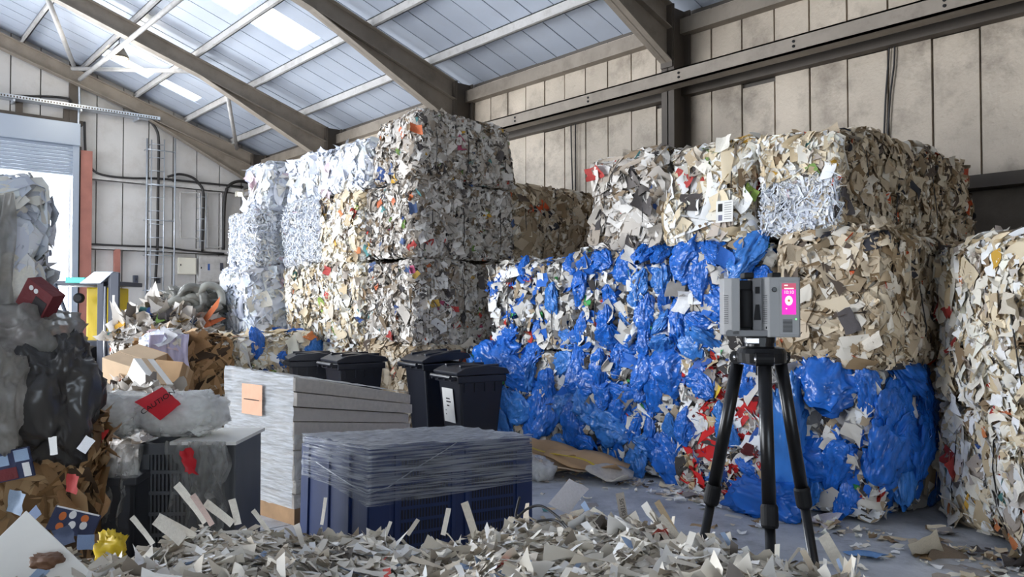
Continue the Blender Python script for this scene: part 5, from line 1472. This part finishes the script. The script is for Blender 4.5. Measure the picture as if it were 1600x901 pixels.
def ladder(name, lab, px0, px1, y0, y1, rungs, r=.022):
    t = thing(name, lab, 'cable ladder', (0, 0, 0))
    yy = EY - .24
    a0, a1 = at_y(px0, y0, yy), at_y(px0, y1, yy); b0, b1 = at_y(px1, y0, yy), at_y(px1, y1, yy)
    for a, b in ((a0, a1), (b0, b1)):
        tube_obj('side_rail', [(a[0], yy, a[2]), (a[0], yy, b[2])], r, M['galv'], t, 6)
    for k in range(rungs):
        z = a0[2] + (a1[2] - a0[2]) * (k + .3) / rungs
        tube_obj('rung', [(a0[0], yy, z), (b0[0], yy, z)], r * .7, M['galv'], t, 6)
        tube_obj('wall_clip', [(a0[0], yy, z), (a0[0], EY, z)], r * .6, M['galv'], t, 5)
ladder('cable_ladder', 'wide galvanised ladder frame up the end wall', 230, 274, 216, 492, 5)
ladder('cable_ladder', 'narrow cable ladder with close rungs inside the wide one', 237, 257, 218, 490, 13, .016)
ladder('cable_ladder', 'short ladder frame on the end wall right of the tall ones', 313, 322, 302, 388, 5, .014)
def frame(lab, px0, px1, y0, y1):
    t = thing('steel_frame', lab, 'frame', (0, 0, 0)); yy = EY - .1
    a, b, c, d = [at_y(px, py, yy) for px, py in ((px0, y0), (px1, y0), (px1, y1), (px0, y1))]
    MB().tube([a, b], .02, 6).tube([b, c], .03, 6).tube([c, d], .02, 6).tube([d, a], .03, 6).build('frame_bars', M['steel_pale'], t)
frame('left pale steel frame on the end wall under the upper girt', 282, 312, 301, 372)
frame('right pale steel frame on the end wall by the corner', 324, 346, 301, 386)
wire('wall_cable', 'thick black cable dropping from the tray down the ladder', [(233, 188), (243, 200), (248, 222), (247, 300), (246, 380), (243, 440), (242, 492)], .035)
wire('wall_cable', 'black cable curving from the door post along the upper girt', [(132, 190), (134, 240), (142, 262), (160, 273), (200, 278), (250, 279), (300, 284), (380, 292)], .03)
wire('wall_cable', 'black cable looping over to the short ladder', [(262, 276), (280, 272), (300, 277), (312, 288), (318, 304), (317, 350), (316, 392)], .035)
wire('wall_cable', 'black cable bending down beside the corner column', [(392, 286), (374, 283), (360, 288), (353, 300), (350, 330), (349, 390)], .045)
wire('wall_cable', 'cable bundle along the lower girt', [(135, 381), (200, 384), (250, 386), (300, 392), (350, 396)], .028)
wire('wall_cable', 'black cable over the roller door', [(0, 148), (40, 150), (80, 151), (105, 154), (112, 160)], .03)
wire('conduit', 'pale vertical conduit beside the roller door', [(124, 128), (124, 160), (122, 200), (118, 300), (113, 420)], .03, 'galv', 'conduits on the end wall', 'pipe')
for lab, x0, y0, x1, y1, m in (('cream electrical cabinet on the end wall', 279, 403, 307, 428, 'cream_box'), ('large grey electrical cabinet beside the cream one', 311, 401, 354, 440, 'steel_pale'), ('small dark switch box left of the ladders', 209, 430, 216, 446, 'truck'), ('small dark switch box between the ladder rails', 244, 434, 251, 442, 'truck')):
    a, b = at_y(x0, y1, EY - .12), at_y(x1, y0, EY - .12)
    t = thing('electrical_cabinet', lab, 'cabinet', (a[0], EY - .12, a[2]))
    w, h = b[0] - a[0], b[2] - a[2]
    MB().box((0, 0, 0), (w, .11, h)).build('cabinet_body', M[m], t, .005)
    dr_ = box_obj('door', (.02, -.015, .02), (w - .02, 0, h - .02), M[m], t, .004)
    box_obj('lock', (.04, -.025, h * .5), (.06, -.015, h * .5 + .05), M['ink'], dr_)
    if m == 'steel_pale':
        box_obj('blue_label', (w * .3, -.018, h * .45), (w * .38, -.014, h * .7), piece_mat((60, 90, 150)), dr_); box_obj('meter', (w * .75, -.04, h * .45), (w * .86, -.014, h * .75), M['truck'], dr_)
t = thing('fire_extinguisher', 'red fire extinguisher standing by the end wall', 'extinguisher', (at_y(195, 520, 20.9)[0], 20.9, .55))
MB().lathe([(.1, 0), (.11, .03), (.11, .4), (.06, .48), (.03, .52)], 18).build('cylinder', M['red'], t, smooth=True); tube_obj('hose', smooth_curve([(0, 0, .52), (.12, 0, .55), (.2, 0, .4), (.18, 0, .2)], 5), .015, M['black_matte'], t)
box_obj('stand', (-.15, -.15, -.55), (.15, .15, 0), M['block'], t)

# lamps
hb = thing('high_bay_lamp', 'lit high bay lamp hanging under the roof at the upper left', 'lamp', at_y(186, 92, 18.4))
hb.scale = (.62, .62, .62)
MB().lathe([(.02, .55), (.06, .5), (.16, .38), (.2, .3), (.3, .12), (.32, .02), (.28, .04), (.02, .28)], 28).build('reflector', M['steel_dark'], hb, smooth=True)
MB().lathe([(.05, -.06), (.2, -.02), (.26, .06), (.2, .1)], 24).build('bulb_cover', emit_mat('lamp_glow', (255, 240, 208), 3.0), hb, smooth=True)
tube_obj('hanger', [(0, 0, .54), (0, 0, (roof_z(hb.location.x) - hb.location.z) / .62)], .012, M['cable'], hb)
ld_ = bpy.data.lights.new('high_bay_bulb', 'POINT'); ld_.energy, ld_.color, ld_.shadow_soft_size = 60, (1, .9, .72), .2
lo_ = link(bpy.data.objects.new('high_bay_bulb', ld_), hb); lo_.location = (0, 0, -.2)
fl_ = thing('flood_lamp', 'small lit floodlight on a bracket by the corner column', 'lamp', at_y(374, 304, 20.9))
box_obj('housing', (-.1, -.06, -.06), (.1, .08, .08), M['cream_box'], fl_, .02); box_obj('lens', (-.07, -.075, -.045), (.05, -.058, .045), emit_mat('flood_glow', (255, 252, 240), 4.0), fl_, .005)
tube_obj('bracket', [(.1, 0, 0), (.5, .1, .15), (8.98 - fl_.location.x, .35, .2)], .06, M['steel_pale'], fl_)
# loose cables on the right wall
for lab, pts in (('black cable hanging down the right wall by the patched panel', [(1390, 58), (1387, 110), (1384, 150), (1381, 216)]), ('second thin cable down the right wall beside the first', [(1398, 56), (1397, 100), (1391, 150), (1387, 216)]), ('thin cable hanging on the right wall above the set-back bale', [(892, 185), (893, 240), (895, 304)]), ('thin wire hanging beside it on the right wall', [(899, 185), (899, 240), (899, 300)])):
    tag(tube_obj('hanging_cable', smooth_curve([at_x(px, py, WX - .03) for px, py in pts], 5), .012, M['cable'], None, 6), lab, 'cable', 'cables on the right wall')
